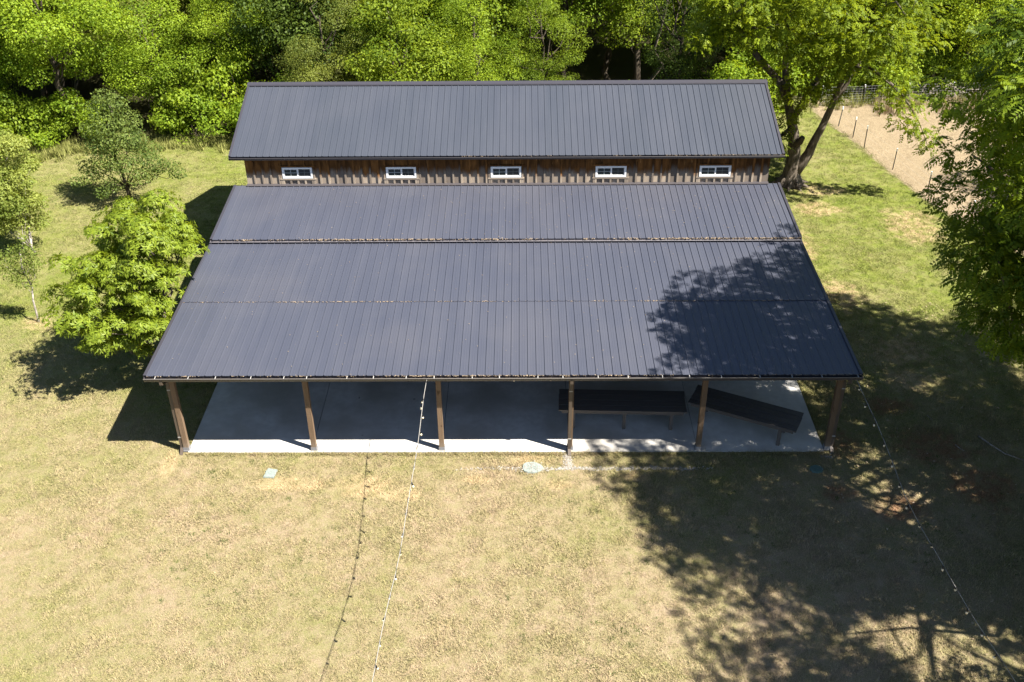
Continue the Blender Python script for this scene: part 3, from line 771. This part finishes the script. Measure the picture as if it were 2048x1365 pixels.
lid('valve_box', 'teal oval lid in the shaded lawn by the right corner of the slab', 17.74, -.9, [(.20 * math.cos(a), .17 * math.sin(a)) for a in np.linspace(0, 2 * math.pi, 9)[:-1]], 'green_plastic', 'valve box')
rngp = np.random.default_rng(77)
pp = np.column_stack([9.84 + rngp.normal(0, .17, 110), -.81 + rngp.normal(0, .13, 110), np.full(110, GZ + .05)])
stones('gravel', pp, .02, 'gravel', 'loose pale gravel strewn over the oval lid', rngp)
rng = np.random.default_rng(31)
def stick(label, pts, r):
    o = MB().tube(pts, [r * (1 - .6 * i / (len(pts) - 1)) for i in range(len(pts))], 6).obj('stick', 'dead_wood', None, True); tag(o, label, 'stick')
stick('long bent dead stick lying in the shade at the right edge of the lawn', [(22.75, .55, GZ + .03), (22.95, .15, GZ + .04), (23.2, -.25, GZ + .03), (23.6, -.55, GZ + .04), (24.0, -.6, GZ + .03)], .025)
stick('short pale stick lying in the shaded grass right of the string light', [(21.95, .15, GZ + .03), (22.0, .0, GZ + .04), (22.1, -.12, GZ + .03)], .016)
stick('tiny pale twig in the shade between the slab and the right tree', [(21.6, 1.55, GZ + .03), (21.65, 1.4, GZ + .03), (21.68, 1.28, GZ + .03)], .012)

def ground_litter():
    r = np.random.default_rng(61); n = 2600
    P = np.column_stack([17.5 + 8.5 * r.random(n), -10 + 18 * r.random(n)]); k = r.random(n) < np.clip((P[:, 0] - 16.5) / 6, .12, 1)
    k &= ~((P[:, 0] < 18.35) & (P[:, 1] > -.2)); P = P[k]; n = len(P); a = r.uniform(0, 6.28, n); L = r.uniform(.03, .09, n)
    c = np.column_stack([P, GZ + .03 + .02 * r.random(n)])
    o = link('leaf_litter', quads_mesh('leaf_litter', leaf_quads(c, np.column_stack([np.cos(a), np.sin(a), r.normal(0, .2, n)]), unit(np.column_stack([r.normal(0, .3, n), r.normal(0, .3, n), np.ones(n)])), L, L * .5), 'litter', r.random(n)))
    tag(o, 'dead leaves scattered on the shaded lawn under the right trees', kind='stuff')
ground_litter()

# ================================================================== FENCE
def build_fence():
    t = empty('wire_fence', 'wire fence on dark metal posts with white tips between the lawn and the dry field', 'fence', (25.5, 21, 0)); o = Vector((25.5, 21, 0))
    posts = [(24.56, 25.41), (24.93, 24.54), (25.25, 23.14), (25.43, 21.87), (25.99, 19.37), (26.58, 16.68), (27.4, 13.9), (28.6, 11.6)]
    back = [(24.7, 27.3), (26.9, 27.45), (29.2, 27.6), (31.5, 27.8), (33.8, 28.)]
    me = MB().box(-.022, .022, -.004, .004, -.1, .90).box(-.004, .004, .004, .034, -.1, .90).mesh('fence_post', 'steel_green')
    tip = MB().box(-.026, .026, -.010, .038, .88, 1.02).mesh('post_tip', 'white_paint')
    rng = np.random.default_rng(2)
    for x, y in posts + back:
        p = link('fence_post', me, t, Vector((x, y, 0)) - o); p.rotation_euler = (rng.normal(0, .035), rng.normal(0, .035), rng.uniform(0, 3)); p.scale = (1, 1, rng.uniform(.95, 1.08))
        link('post_tip', tip, p)
    for z in (.25, .55, .85):
        MB().tube([Vector((x, y, z)) - o for x, y in posts], .0018, 4).obj('wire', 'galvanised_wire', t)
    for k in range(8):
        z = .06 + k * .125
        MB().tube([Vector((x, y, z + .012 * math.sin(x * 3 + k))) - o for x, y in [(24.7 + i * .5, 27.3 + i * .04) for i in range(19)]], .0032, 4).obj('wire', 'galvanised_wire', t)
    m = MB()
    for i in range(58):
        x = 24.75 + i * .155; y = 27.3 + (x - 24.7) * .077
        m.tube([Vector((x, y, .05)) - o, Vector((x, y, .94)) - o], .0028, 4, False)
    m.obj('wire_mesh', 'galvanised_wire', t)
build_fence()

# ================================================================== TREES
def limbs_obj(limbs, mat, parent, name='trunk', n=9):
    m = MB()
    for pts, rad in limbs: m.tube(pts, rad, n)
    return m.obj(name, mat, parent, True)

def grow(rng, p0, p1, r0, r1, k=6, wig=.08):
    """a wavering limb from p0 to p1"""
    p0 = np.array(p0, float); p1 = np.array(p1, float); L = np.linalg.norm(p1 - p0)
    pts = [p0 + (p1 - p0) * i / k + (rng.normal(0, wig * L / k * 1.5, 3) if 0 < i < k else 0) for i in range(k + 1)]
    return pts, [r0 + (r1 - r0) * i / k for i in range(k + 1)]

def bark_and_twigs(rng, base, top, r, clumps, n_limbs, mat, parent):
    limbs = [grow(rng, base, top, r, r * .35, 6, .10)]
    trunk = limbs[0][0]
    idx = rng.permutation(len(clumps))[:n_limbs]
    for i in idx:
        c = np.array(clumps[i][0]); z = max(.25, min(.9, (c[2] - base[2]) / max(.5, top[2] - base[2]) - .25))
        s = trunk[int(z * 6)]
        limbs.append(grow(rng, s, c, r * .33, r * .06, 4, .15))
    return limbs_obj(limbs, mat, parent, 'trunk', 7)

# ---- the wood: shared crowns, every tree its own object
def build_wood():
    rng = np.random.default_rng(40)
    protos = []
    specs = [  # rx, ry, rz, zc, clumps, clump r, leaf size, aspect
        (2.9, 2.9, 3.9, 6.2, 62, .95, .150, .75), (2.6, 2.7, 4.6, 7.2, 66, .90, .150, .75), (3.3, 3.2, 3.4, 5.6, 62, 1.05, .160, .75),
        (2.4, 2.4, 4.2, 6.2, 58, .80, .120, .55), (2.9, 3.0, 4.4, 6.8, 64, .95, .135, .65), (3.1, 2.8, 3.6, 5.4, 58, 1.0, .165, .85)]
    for i, (rx, ry, rz, zc, nc, cr, ls, asp) in enumerate(specs):
        cl = ellipsoid_clumps(rng, (0, 0, zc), rx, ry, rz, nc, cr, .22, .32)
        crown = crown_mesh('crown', rng, cl, 430, ls * .86, 'leaf_mid', asp, .25, .6)
        limbs = [grow(rng, (0, 0, -.2), (rng.normal(0, .3), rng.normal(0, .3), zc + rz * .75), .20, .05, 7, .10)]
        for k in rng.permutation(nc)[:16]:
            c = np.array(cl[k][0]); s = limbs[0][0][int(np.clip((c[2] - 1.5) / (zc + rz) * 7, 1, 6))]
            limbs.append(grow(rng, s, c, .065, .015, 4, .2))
        m = MB()
        for p_, r_ in limbs: m.tube(p_, r_, 6)
        protos.append((crown, m.mesh('trunk', 'bark_dark', True)))
    kinds = [('leaf_bright', 'bright yellow-green tree'), ('leaf_mid', 'mid green tree'),
             ('leaf_olive', 'dull olive tree'), ('leaf_dark', 'dark green tree')]
    shrub_cl = ellipsoid_clumps(rng, (0, 0, 1.0), 1.15, 1.0, 1.05, 26, .48, .2, .3)
    shrubs = []
    for k in range(3):
        cl = ellipsoid_clumps(rng, (0, 0, .95), 1.2, 1.0, 1.0, 26, .48, .2, .35)
        m = MB()
        for q in rng.permutation(26)[:8]:
            p_, r_ = grow(rng, (0, 0, -.1), cl[q][0], .03, .008, 3, .15); m.tube(p_, r_, 5)
        shrubs.append((crown_mesh('foliage', rng, cl, 170, .115, 'leaf_bright', .7, .2, .6), m.mesh('stem', 'bark_dark')))
    def place(kind_name, part_names, proto, mat, label, cat, x, y, s, sz, group):
        t = empty(kind_name, label, cat, (x, y, GZ), group); t.rotation_euler = (0, 0, rng.uniform(0, 6.28)); t.scale = (s, s, s * sz)
        c = link(part_names[0], proto[0], t); c.material_slots[0].link = 'OBJECT'; c.material_slots[0].material = M[mat]
        link(part_names[1], proto[1], t)
        return t
    def front(x):
        return float(np.interp(x, [-40, -20, -16, -13, -10, -4, 0, 6, 18, 20.5, 24, 34, 60], [19, 21.5, 22.5, 23.8, 25.6, 25.6, 24.2, 23.2, 24, 28, 30.8, 31, 31]))
    placed = []
    def where(x, y, row):
        z = ('left of the lawn' if x < -14 else 'behind the left lawn' if x < -4 else "behind the barn's left end" if x < 4 else "behind the middle of the barn" if x < 12
             else "behind the barn's right end" if x < 20 else 'behind the big forked tree' if x < 26 else 'behind the dry field')
        r = 'front edge of wood' if row == 0 else 'second row of wood' if row == 1 else 'middle of wood' if row < 4 else 'far depth of wood'
        return r + ' ' + z
    n = 0; gap = 4.0; row = 0
    y = 0
    while y < 36:
        xs = np.arange(-36 - .8 * y * .4, 52 + .8 * y * .4, gap * (1 + .012 * y))
        for x in xs + (gap / 2 if row % 2 else 0):
            x = x + rng.normal(0, .8); yy = front(x) + y + rng.normal(0, .7)
            half = (yy + 23) * .60 + 5           # only what the view can hold
            if abs(x - 9) > half: continue
            k = rng.choice(4, p=[.44, .32, .13, .11]); pr = int(rng.integers(len(protos)))
            s = rng.uniform(.75, 1.15) * (.80 if row == 0 else 1.0) * (1 + .005 * y)
            placed.append((place('woodland_tree', ('crown', 'trunk'), protos[pr], kinds[k][0], kinds[k][1], 'tree', x, yy, s, rng.uniform(.9, 1.2), None), kinds[k][1] + ' in the ' + where(x, yy, row))); n += 1
        y += gap * (1 + .012 * y) * .9; row += 1
    sk = [('leaf_bright', 'bright green shrub'), ('leaf_mid', 'deeper green shrub')]
    for i in range(80):
        x = rng.uniform(-22, 36)
        yy = front(x) - rng.uniform(.4, 2.0)
        if 22 < x: yy = max(yy, 29.2)
        k = int(rng.random() < .35)
        sz_ = rng.uniform(.7, 1.35)
        placed.append((place('shrub', ('foliage', 'stem'), shrubs[i % 3], sk[k][0], sk[k][1], 'shrub', x, yy, sz_, rng.uniform(.8, 1.4), None),
                       ('low ' if sz_ < .95 else 'large ') + sk[k][1] + ' at the ' + where(x, yy, 0)))
    from collections import Counter
    cnt = Counter(l for _, l in placed)
    for o, l in placed:
        o['label'] = l
        if cnt[l] > 1: o['group'] = l.replace(' tree ', ' trees ').replace(' shrub ', ' shrubs ')
    # bare dead trees that show in the gaps
    for (x, y, h, label) in ((-3.4, 30.5, 9., 'bare pale dead tree leaning in the wood left of the barn'), (15.5, 26.5, 9.5, 'bare grey dead tree standing in the wood right of the ridge middle'), (-13.5, 27., 8., 'bare dead tree among leaves at the far left of the wood')):
        t = empty('dead_tree', label, 'tree', (x, y, GZ)); limbs = [grow(rng, (0, 0, -.1), (rng.normal(0, 1.2), rng.normal(-1.2, .5), h), .11, .03, 7, .12)]
        for k in range(9):
            s = limbs[0][0][int(rng.integers(3, 7))]; e = s + np.array([rng.normal(0, 1.2), rng.normal(-.5, .8), rng.uniform(.2, 1.2)])
            limbs.append(grow(rng, s, e, .04, .008, 4, .2))
        limbs_obj(limbs, 'bark_grey', t, 'trunk', 6)
    return n
NW = build_wood()

# ---- big forked tree behind the barn's right end
def feather_sprays(rng, clumps, per, rachis, leaflet, npairs, mat, name='crown', droop=.5, asp=.36):
    """compound leaves: rows of narrow leaflets along drooping stalks"""
    V = []; T = []
    vol = np.mean([np.prod(r) for _, r in clumps])
    for c, r in clumps:
        n = max(8, int(per * (np.prod(r) / vol) ** .67))
        u = unit(rng.normal(size=(n, 3))); rr = rng.uniform(.15, 1, n) ** (1 / 3)
        p = np.array(c) + u * rr[:, None] * np.array(r)
        d = unit(u * np.array([1, 1, .4]) + rng.normal(size=(n, 3)) * .5 - np.array([0, 0, droop]))
        up = unit(np.array([0, 0, 1.]) + u * .5 + rng.normal(size=(n, 3)) * .3); s = unit(np.cross(d, up)); nn = np.cross(s, d)
        L = rachis * rng.uniform(.7, 1.25, n); tb = np.clip(rng.normal(.5, .2, n) + rng.normal(0, .15), 0, 1)
        for k in range(npairs):
            f = (k + .6) / npairs; q = p + d * (L * f)[:, None] - np.array([0, 0, 1.]) * (L * f * f * .28)[:, None]
            for sg in (-1, 1):
                dd = unit(s * sg + d * .45 - np.array([0, 0, .35]) + rng.normal(size=(n, 3)) * .12)
                ll = leaflet * rng.uniform(.8, 1.2, n) * (1 - .35 * abs(f - .5))
                V.append(leaf_quads(q, dd, nn, ll, ll * asp)); T.append(np.clip(tb + rng.normal(0, .1, n), 0, 1))
    return quads_mesh(name, np.concatenate(V), mat, np.concatenate(T))

def build_big_tree():
    rng = np.random.default_rng(17)
    t = empty('pecan_tree', 'big forked tree with thick grey trunk behind the right end of the barn', 'tree', (21.2, 18., GZ)); o = np.array((21.2, 18., GZ))
    A = lambda *p: np.array(p, float) - o
    limbs = [([A(21.15, 18, -.15), A(21.15, 18, .05), A(21.15, 18, .35), A(21.15, 18, .9), A(21.1, 18, 1.6), A(21.0, 18, 2.2), A(20.75, 18, 3.0), A(20.5, 18.1, 3.9), A(20.3, 18.2, 5.0), A(20.2, 18.3, 6.4), A(20.4, 18.4, 8.5)],
              [1.15, .92, .70, .55, .47, .40, .34, .30, .24, .17, .07]),
             ([A(21.18, 17.98, .35), A(21.5, 17.93, .95), A(21.72, 17.9, 1.4), A(21.85, 17.9, 1.9), A(22.1, 17.95, 2.5), A(22.35, 18, 3.3), A(22.6, 18, 4.3), A(22.85, 18, 5.4), A(23.3, 18, 7.2)], [.36, .32, .27, .23, .20, .18, .15, .12, .05]),
             ([A(22.3, 18, 3.2), A(22.7, 18.1, 3.9), A(23.2, 18.2, 5.0), A(23.9, 18.3, 6.5)], [.13, .12, .10, .04]),
             ([A(20.55, 18.05, 3.6), A(20.1, 18., 4.5), A(19.45, 18, 5.1), A(18.75, 18, 5.9), A(18.2, 18, 6.7), A(17.2, 18, 7.4)], [.22, .20, .19, .17, .13, .05]),
             ([A(20.85, 18, 2.9), A(21.2, 18, 3.6), A(21.55, 18, 4.4), A(22.0, 18, 5.4)], [.20, .20, .18, .07]),
             ([A(20.8, 17.9, 2.5), A(20.4, 17.8, 2.2), A(20.2, 17.7, 2.6)], [.15, .10, .04])]
    for k in range(9):      # buttress roots
        a = k * .7 + .2; limbs.append(([A(21.15 + .18 * math.cos(a), 18 + .18 * math.sin(a), .40), A(21.15 + .50 * math.cos(a), 18 + .50 * math.sin(a), .03), A(21.15 + .95 * math.cos(a), 18 + .95 * math.sin(a), -.13)], [.20, .12, .04]))
    cl = []
    def cloud(c, rx, ry, rz, n, cr, **k): cl.extend(ellipsoid_clumps(rng, A(*c), rx, ry, rz, n, cr, **k))
    cloud((21.4, 18.2, 8.2), 4.2, 3.6, 3.0, 70, .85, inner=.3)
    cloud((18.2, 17.8, 7.3), 2.4, 2.2, 1.5, 24, .7)
    cloud((23.6, 17.6, 6.4), 2.2, 2.2, 1.6, 26, .7)
    cloud((21.3, 16.6, 5.2), 1.7, 1.0, 1.0, 16, .55)
    for c in ((20.35, 17.4, 3.0), (20.5, 17.5, 3.5), (20.2, 17.6, 2.4), (20.3, 17.5, 2.0), (21.0, 17.3, 4.0), (21.5, 17.2, 4.4), (20.0, 17.4, 4.2)):
        cl.append((A(*c), (.55, .5, .35)))
    # the bough that hangs in front of the field
    tips = [c for c, r in cl]
    hang = [(23.6, 16.8, 5.4), (24.2, 16.5, 4.7), (24.7, 16.4, 4.1), (25.2, 16.4, 3.6), (25.5, 16.4, 3.1), (25.8, 16.4, 2.7), (26.0, 16.4, 2.3), (25.0, 16.4, 3.1), (24.6, 16.3, 3.5), (26.3, 16.4, 2.9),
            (23.9, 15.4, 4.4), (24.5, 15.2, 4.6), (24.1, 15.2, 4.9), (23.5, 15.6, 4.8)]
    for c in hang: cl.append((A(*c), (.48, .4, .30)))
    limbs.append(([A(22.8, 18, 5.0), A(23.4, 17.2, 5.3), A(24.2, 16.6, 4.8), A(24.9, 16.4, 4.1), A(25.5, 16.4, 3.3), A(26.0, 16.4, 2.4)], [.10, .08, .055, .035, .02, .010]))
    limbs.append(([A(23.4, 17.2, 5.3), A(23.8, 16., 5.1), A(24.5, 15.2, 4.6)], [.05, .03, .01]))
    for i in rng.permutation(len(tips))[:46]:
        c = tips[i]; best = min((np.linalg.norm(p - c) + (3 if p[2] > c[2] + .5 else 0), k, j) for k, (pts, _) in enumerate(limbs[:6]) for j, p in enumerate(pts) if j > 3 or k > 0)
        limbs.append(grow(rng, limbs[best[1]][0][best[2]], c, .06, .012, 4, .2))
    limbs = [(p_, [v * (.56 if i == 0 else .74 if i < 6 else .8 if len(p_) == 3 else .9) for v in r_]) for i, (p_, r_) in enumerate(limbs)]
    limbs_obj(limbs, 'bark_grey', t, 'trunk', 12)
    link('crown', feather_sprays(rng, cl, 66, .25, .135, 4, 'leaf_pecan', droop=.15, asp=.55), t)
    # rotted stub on the trunk
    MB().tube([A(21.05, 17.95, 1.75), A(21.22, 17.74, 1.98), A(21.30, 17.66, 2.22)], [.20, .15, .10], 10).obj('branch_stub', 'bark_dark', t)
build_big_tree()

# ---- great trees on the right: their crowns shade the porch end and the lawn
def big_crown(rng, prof, n, cr, squash=1.):
    """clumps over the skin of a crown whose radius at height z is given by prof"""
    out = []; zs = np.array([p[0] for p in prof]); rs = np.array([p[1] for p in prof])
    while len(out) < n:
        z = rng.uniform(zs[0], zs[-1]); R = np.interp(z, zs, rs)
        if rng.random() > R / rs.max(): continue
        a = rng.uniform(0, 2 * np.pi); f = rng.uniform(.82, 1.10) if rng.random() < .86 else rng.uniform(.3, .8)
        r = cr * rng.uniform(.6, 1.3)
        out.append((np.array([math.cos(a) * R * f, math.sin(a) * R * f * squash, z]), (r * rng.uniform(.9, 1.4), r * rng.uniform(.9, 1.4), r * rng.uniform(.4, .7))))
    return out

def build_right_trees():
    rng = np.random.default_rng(23)
    prof = [(3.4, 2.6), (5., 5.0), (7., 5.9), (9.5, 6.4), (11.5, 6.3), (13.5, 5.2), (15.2, 3.2), (16.2, 1.2)]
    cl = big_crown(rng, prof, 215, 1.0)
    thin = feather_sprays(rng, big_crown(rng, prof, 68, .95), 165, .30, .13, 6, 'leaf_walnut', droop=.3, asp=.42)
    crown = feather_sprays(rng, cl, 165, .30, .13, 6, 'leaf_walnut', droop=.3, asp=.42)
    def trunk(rng):
        limbs = [grow(rng, (0, 0, -.2), (0, 0, 13.5), .55, .1, 8, .05)]
        for i in rng.permutation(len(cl))[:40]:
            c = cl[i][0]; k = int(np.clip(c[2] / 13.5 * 8 - 1.5, 1, 7)); limbs.append(grow(rng, limbs[0][0][k], c, .12, .02, 5, .15))
        m = MB()
        for p_, r_ in limbs: m.tube(p_, r_, 8)
        return m.mesh('trunk', 'bark_grey', True)
    tr = trunk(rng)
    for (x, y, rot, s, label) in ((26.65, -2.6, 0., 1., 'tall leafy tree filling the right edge of the picture in front of the fence'),
                                  (28.8, -12.4, 2.1, .98, 'tall leafy tree standing right of the picture and shading the lawn in front'),
                                  (26.8, -6.6, 3.3, .97, 'tall leafy tree just outside the right edge, between two others like it'),
                                  (38.5, -3.0, 5.1, 1.1, 'unseen tall leafy tree added outside the right edge to block sky light'),  # out of view, added to block low sky light from the right
                                  (37.5, -13.5, 1.2, 1.1, 'unseen tall leafy tree added far outside the lower right corner to block sky light'),  # likewise unseen, added to keep sky light off the shaded lawn
                                  (40.5, 12.0, 4.0, .85, 'leafy tree beyond the fence at the right, standing behind the tallest one')):
        t = empty('pecan_tree', label, 'tree', (x, y, GZ)); t.rotation_euler = (0, 0, rot); t.scale = (s, s, s)
        link('crown', crown if label.startswith('tall leafy tree filling') else thin, t); link('trunk', tr, t)
build_right_trees()

# ---- small trees on the left lawn
def build_left_trees():
    rng = np.random.default_rng(29)
    # round tree with long drooping leaves against the porch
    t = empty('chestnut_tree', 'round bushy tree with long drooping yellow-green leaves beside the left end of the porch', 'tree', (-1.62, 3.85, GZ)); t.scale = (1, 1, 1)
    cl = ellipsoid_clumps(rng, (-.10, .55, 4.25), 1.20, 1.3, 1.2, 62, .44, .12, .36) + ellipsoid_clumps(rng, (-.80, -.40, 2.75), 1.40, 1.45, 1.45, 80, .44, .12, .36)
    V = []; T = []
    for c, r in cl:
        for k in range(36):     # rosettes: a whorl of long leaves hanging from each shoot tip
            u = unit(rng.normal(size=3)); u[2] = abs(u[2]) * .8 - .15
            q = np.array(c) + u * np.array(r) * rng.uniform(.55, 1.05); n = int(rng.integers(9, 15)); a = rng.uniform(0, 6.28, n)
            ax = unit(u + np.array([0, 0, .5])); e1 = unit(np.cross(ax, [.3, .5, .8])); e2 = np.cross(ax, e1)
            d = unit(np.cos(a)[:, None] * e1 + np.sin(a)[:, None] * e2 + ax * rng.uniform(-.1, .6, (n, 1)) - np.array([0, 0, .45]))
            nr = unit(ax + rng.normal(size=(n, 3)) * .25); L = .150 * rng.uniform(.65, 1.2, n)
            V.append(leaf_quads(q + d * .01, d, nr, L, L * .30)); T.append(np.clip(rng.normal(.5, .2, n), 0, 1))
    link('crown', quads_mesh('crown', np.concatenate(V), 'leaf_lance', np.concatenate(T)), t)
    bark_and_twigs(rng, (0, 0, -.1), (0, .1, 4.6), .14, cl, 36, 'bark_grey', t)
    # open dark pear tree
    t = empty('pear_tree', 'upright grey-green tree with open spreading limbs on the lawn in front of the wood', 'tree', (-6.93, 16.58, GZ))
    cl = [(np.array(c), (r * 1.3, r * 1.1, r * .85)) for c, r in (((-.1, 0, 4.6), .40), ((.2, 0, 4.2), .5), ((-.5, .2, 4.0), .5), ((-.2, -.3, 3.5), .65), ((.45, .2, 3.5), .55), ((-.75, 0, 3.2), .55), ((.1, -.4, 2.9), .65),
          ((-.6, -.3, 2.6), .6), ((.6, .1, 2.7), .5), ((.9, -.2, 2.1), .45), ((1.5, -.3, 1.85), .42), ((2.05, -.4, 1.75), .36), ((2.35, -.4, 1.45), .28), ((-.3, -.5, 2.1), .55), ((.35, -.6, 1.9), .55), ((.8, -.7, 1.4), .42),
          ((-.8, -.4, 1.6), .40), ((-1.3, -.5, 1.35), .34), ((-1.8, -.6, 1.15), .26), ((-.3, -.8, 1.1), .36), ((-.7, -.9, .8), .3), ((1.2, -.5, 1.5), .35), ((-.9, .6, 2.4), .5), ((.3, .7, 2.5), .55), ((.9, .8, 2.0), .45), ((-1.6, .2, 1.5), .35))]
    link('crown', crown_mesh('crown', rng, cl, 430, .10, 'leaf_blue', .6, .2, .5, .2), t)
    bark_and_twigs(rng, (0, 0, -.1), (0, 0, 4.3), .085, cl, 26, 'bark_dark', t)
    # pale tree cut by the left edge
    t = empty('pear_tree', 'pale green leafy tree with light bark cut off by the left edge of the picture', 'tree', (-9.05, 11.9, GZ))
    cl = ellipsoid_clumps(rng, (-.75, .1, 2.9), 1.25, 1.2, 2.1, 48, .46, .25, .25)
    link('crown', crown_mesh('crown', rng, cl, 520, .11, 'leaf_pear', .5, .3, .5, .25), t)
    bark_and_twigs(rng, (0, 0, -.1), (-.8, .1, 4.2), .055, cl, 16, 'bark_pale', t)
    # slim sapling
    t = empty('sapling', 'slim sapling with a whitish stem and few leaves on the left lawn', 'tree', (-7.05, 6.93, GZ))
    cl = [(np.array(c), (r * 1.25, r * 1.1, r * .9)) for c, r in (((0, 0, 1.7), .34), ((-.35, 0, 2.0), .34), ((.2, .1, 2.1), .30), ((-.6, 0, 2.35), .30), ((.05, 0, 2.5), .32), ((.45, 0, 2.4), .26), ((-.25, .1, 2.7), .26), ((.25, 0, 2.95), .22), ((.5, 0, 2.75), .2), ((-.8, 0, 2.6), .2), ((.3, 0, 3.3), .14))]
    link('crown', crown_mesh('crown', rng, cl, 210, .085, 'leaf_pear', .5, .25, .5, .1), t)
    bark_and_twigs(rng, (0, 0, -.1), (.1, 0, 2.7), .042, cl, 11, 'bark_pale', t)
build_left_trees()

# ---- brush pile at the back of the field
def build_brush():
    rng = np.random.default_rng(51); t = empty('brush_pile', 'heap of dead grey branches at the back of the dry field', 'brush pile', (31.2, 28.3, GZ))
    for k in range(46):
        a = rng.uniform(0, 6.28); l = rng.uniform(.5, 1.7); c = np.array([rng.normal(0, .8), rng.normal(0, .4), rng.uniform(.05, .7)])
        e = np.array([math.cos(a) * l, math.sin(a) * l * .6, rng.normal(0, .3)])
        p_, r_ = grow(rng, c - e / 2 * [1, 1, 0], c + e / 2 + [0, 0, .25], .022, .007, 4, .15)
        MB().tube(p_, r_, 5).obj('branch', 'dead_wood', t, True)
build_brush()
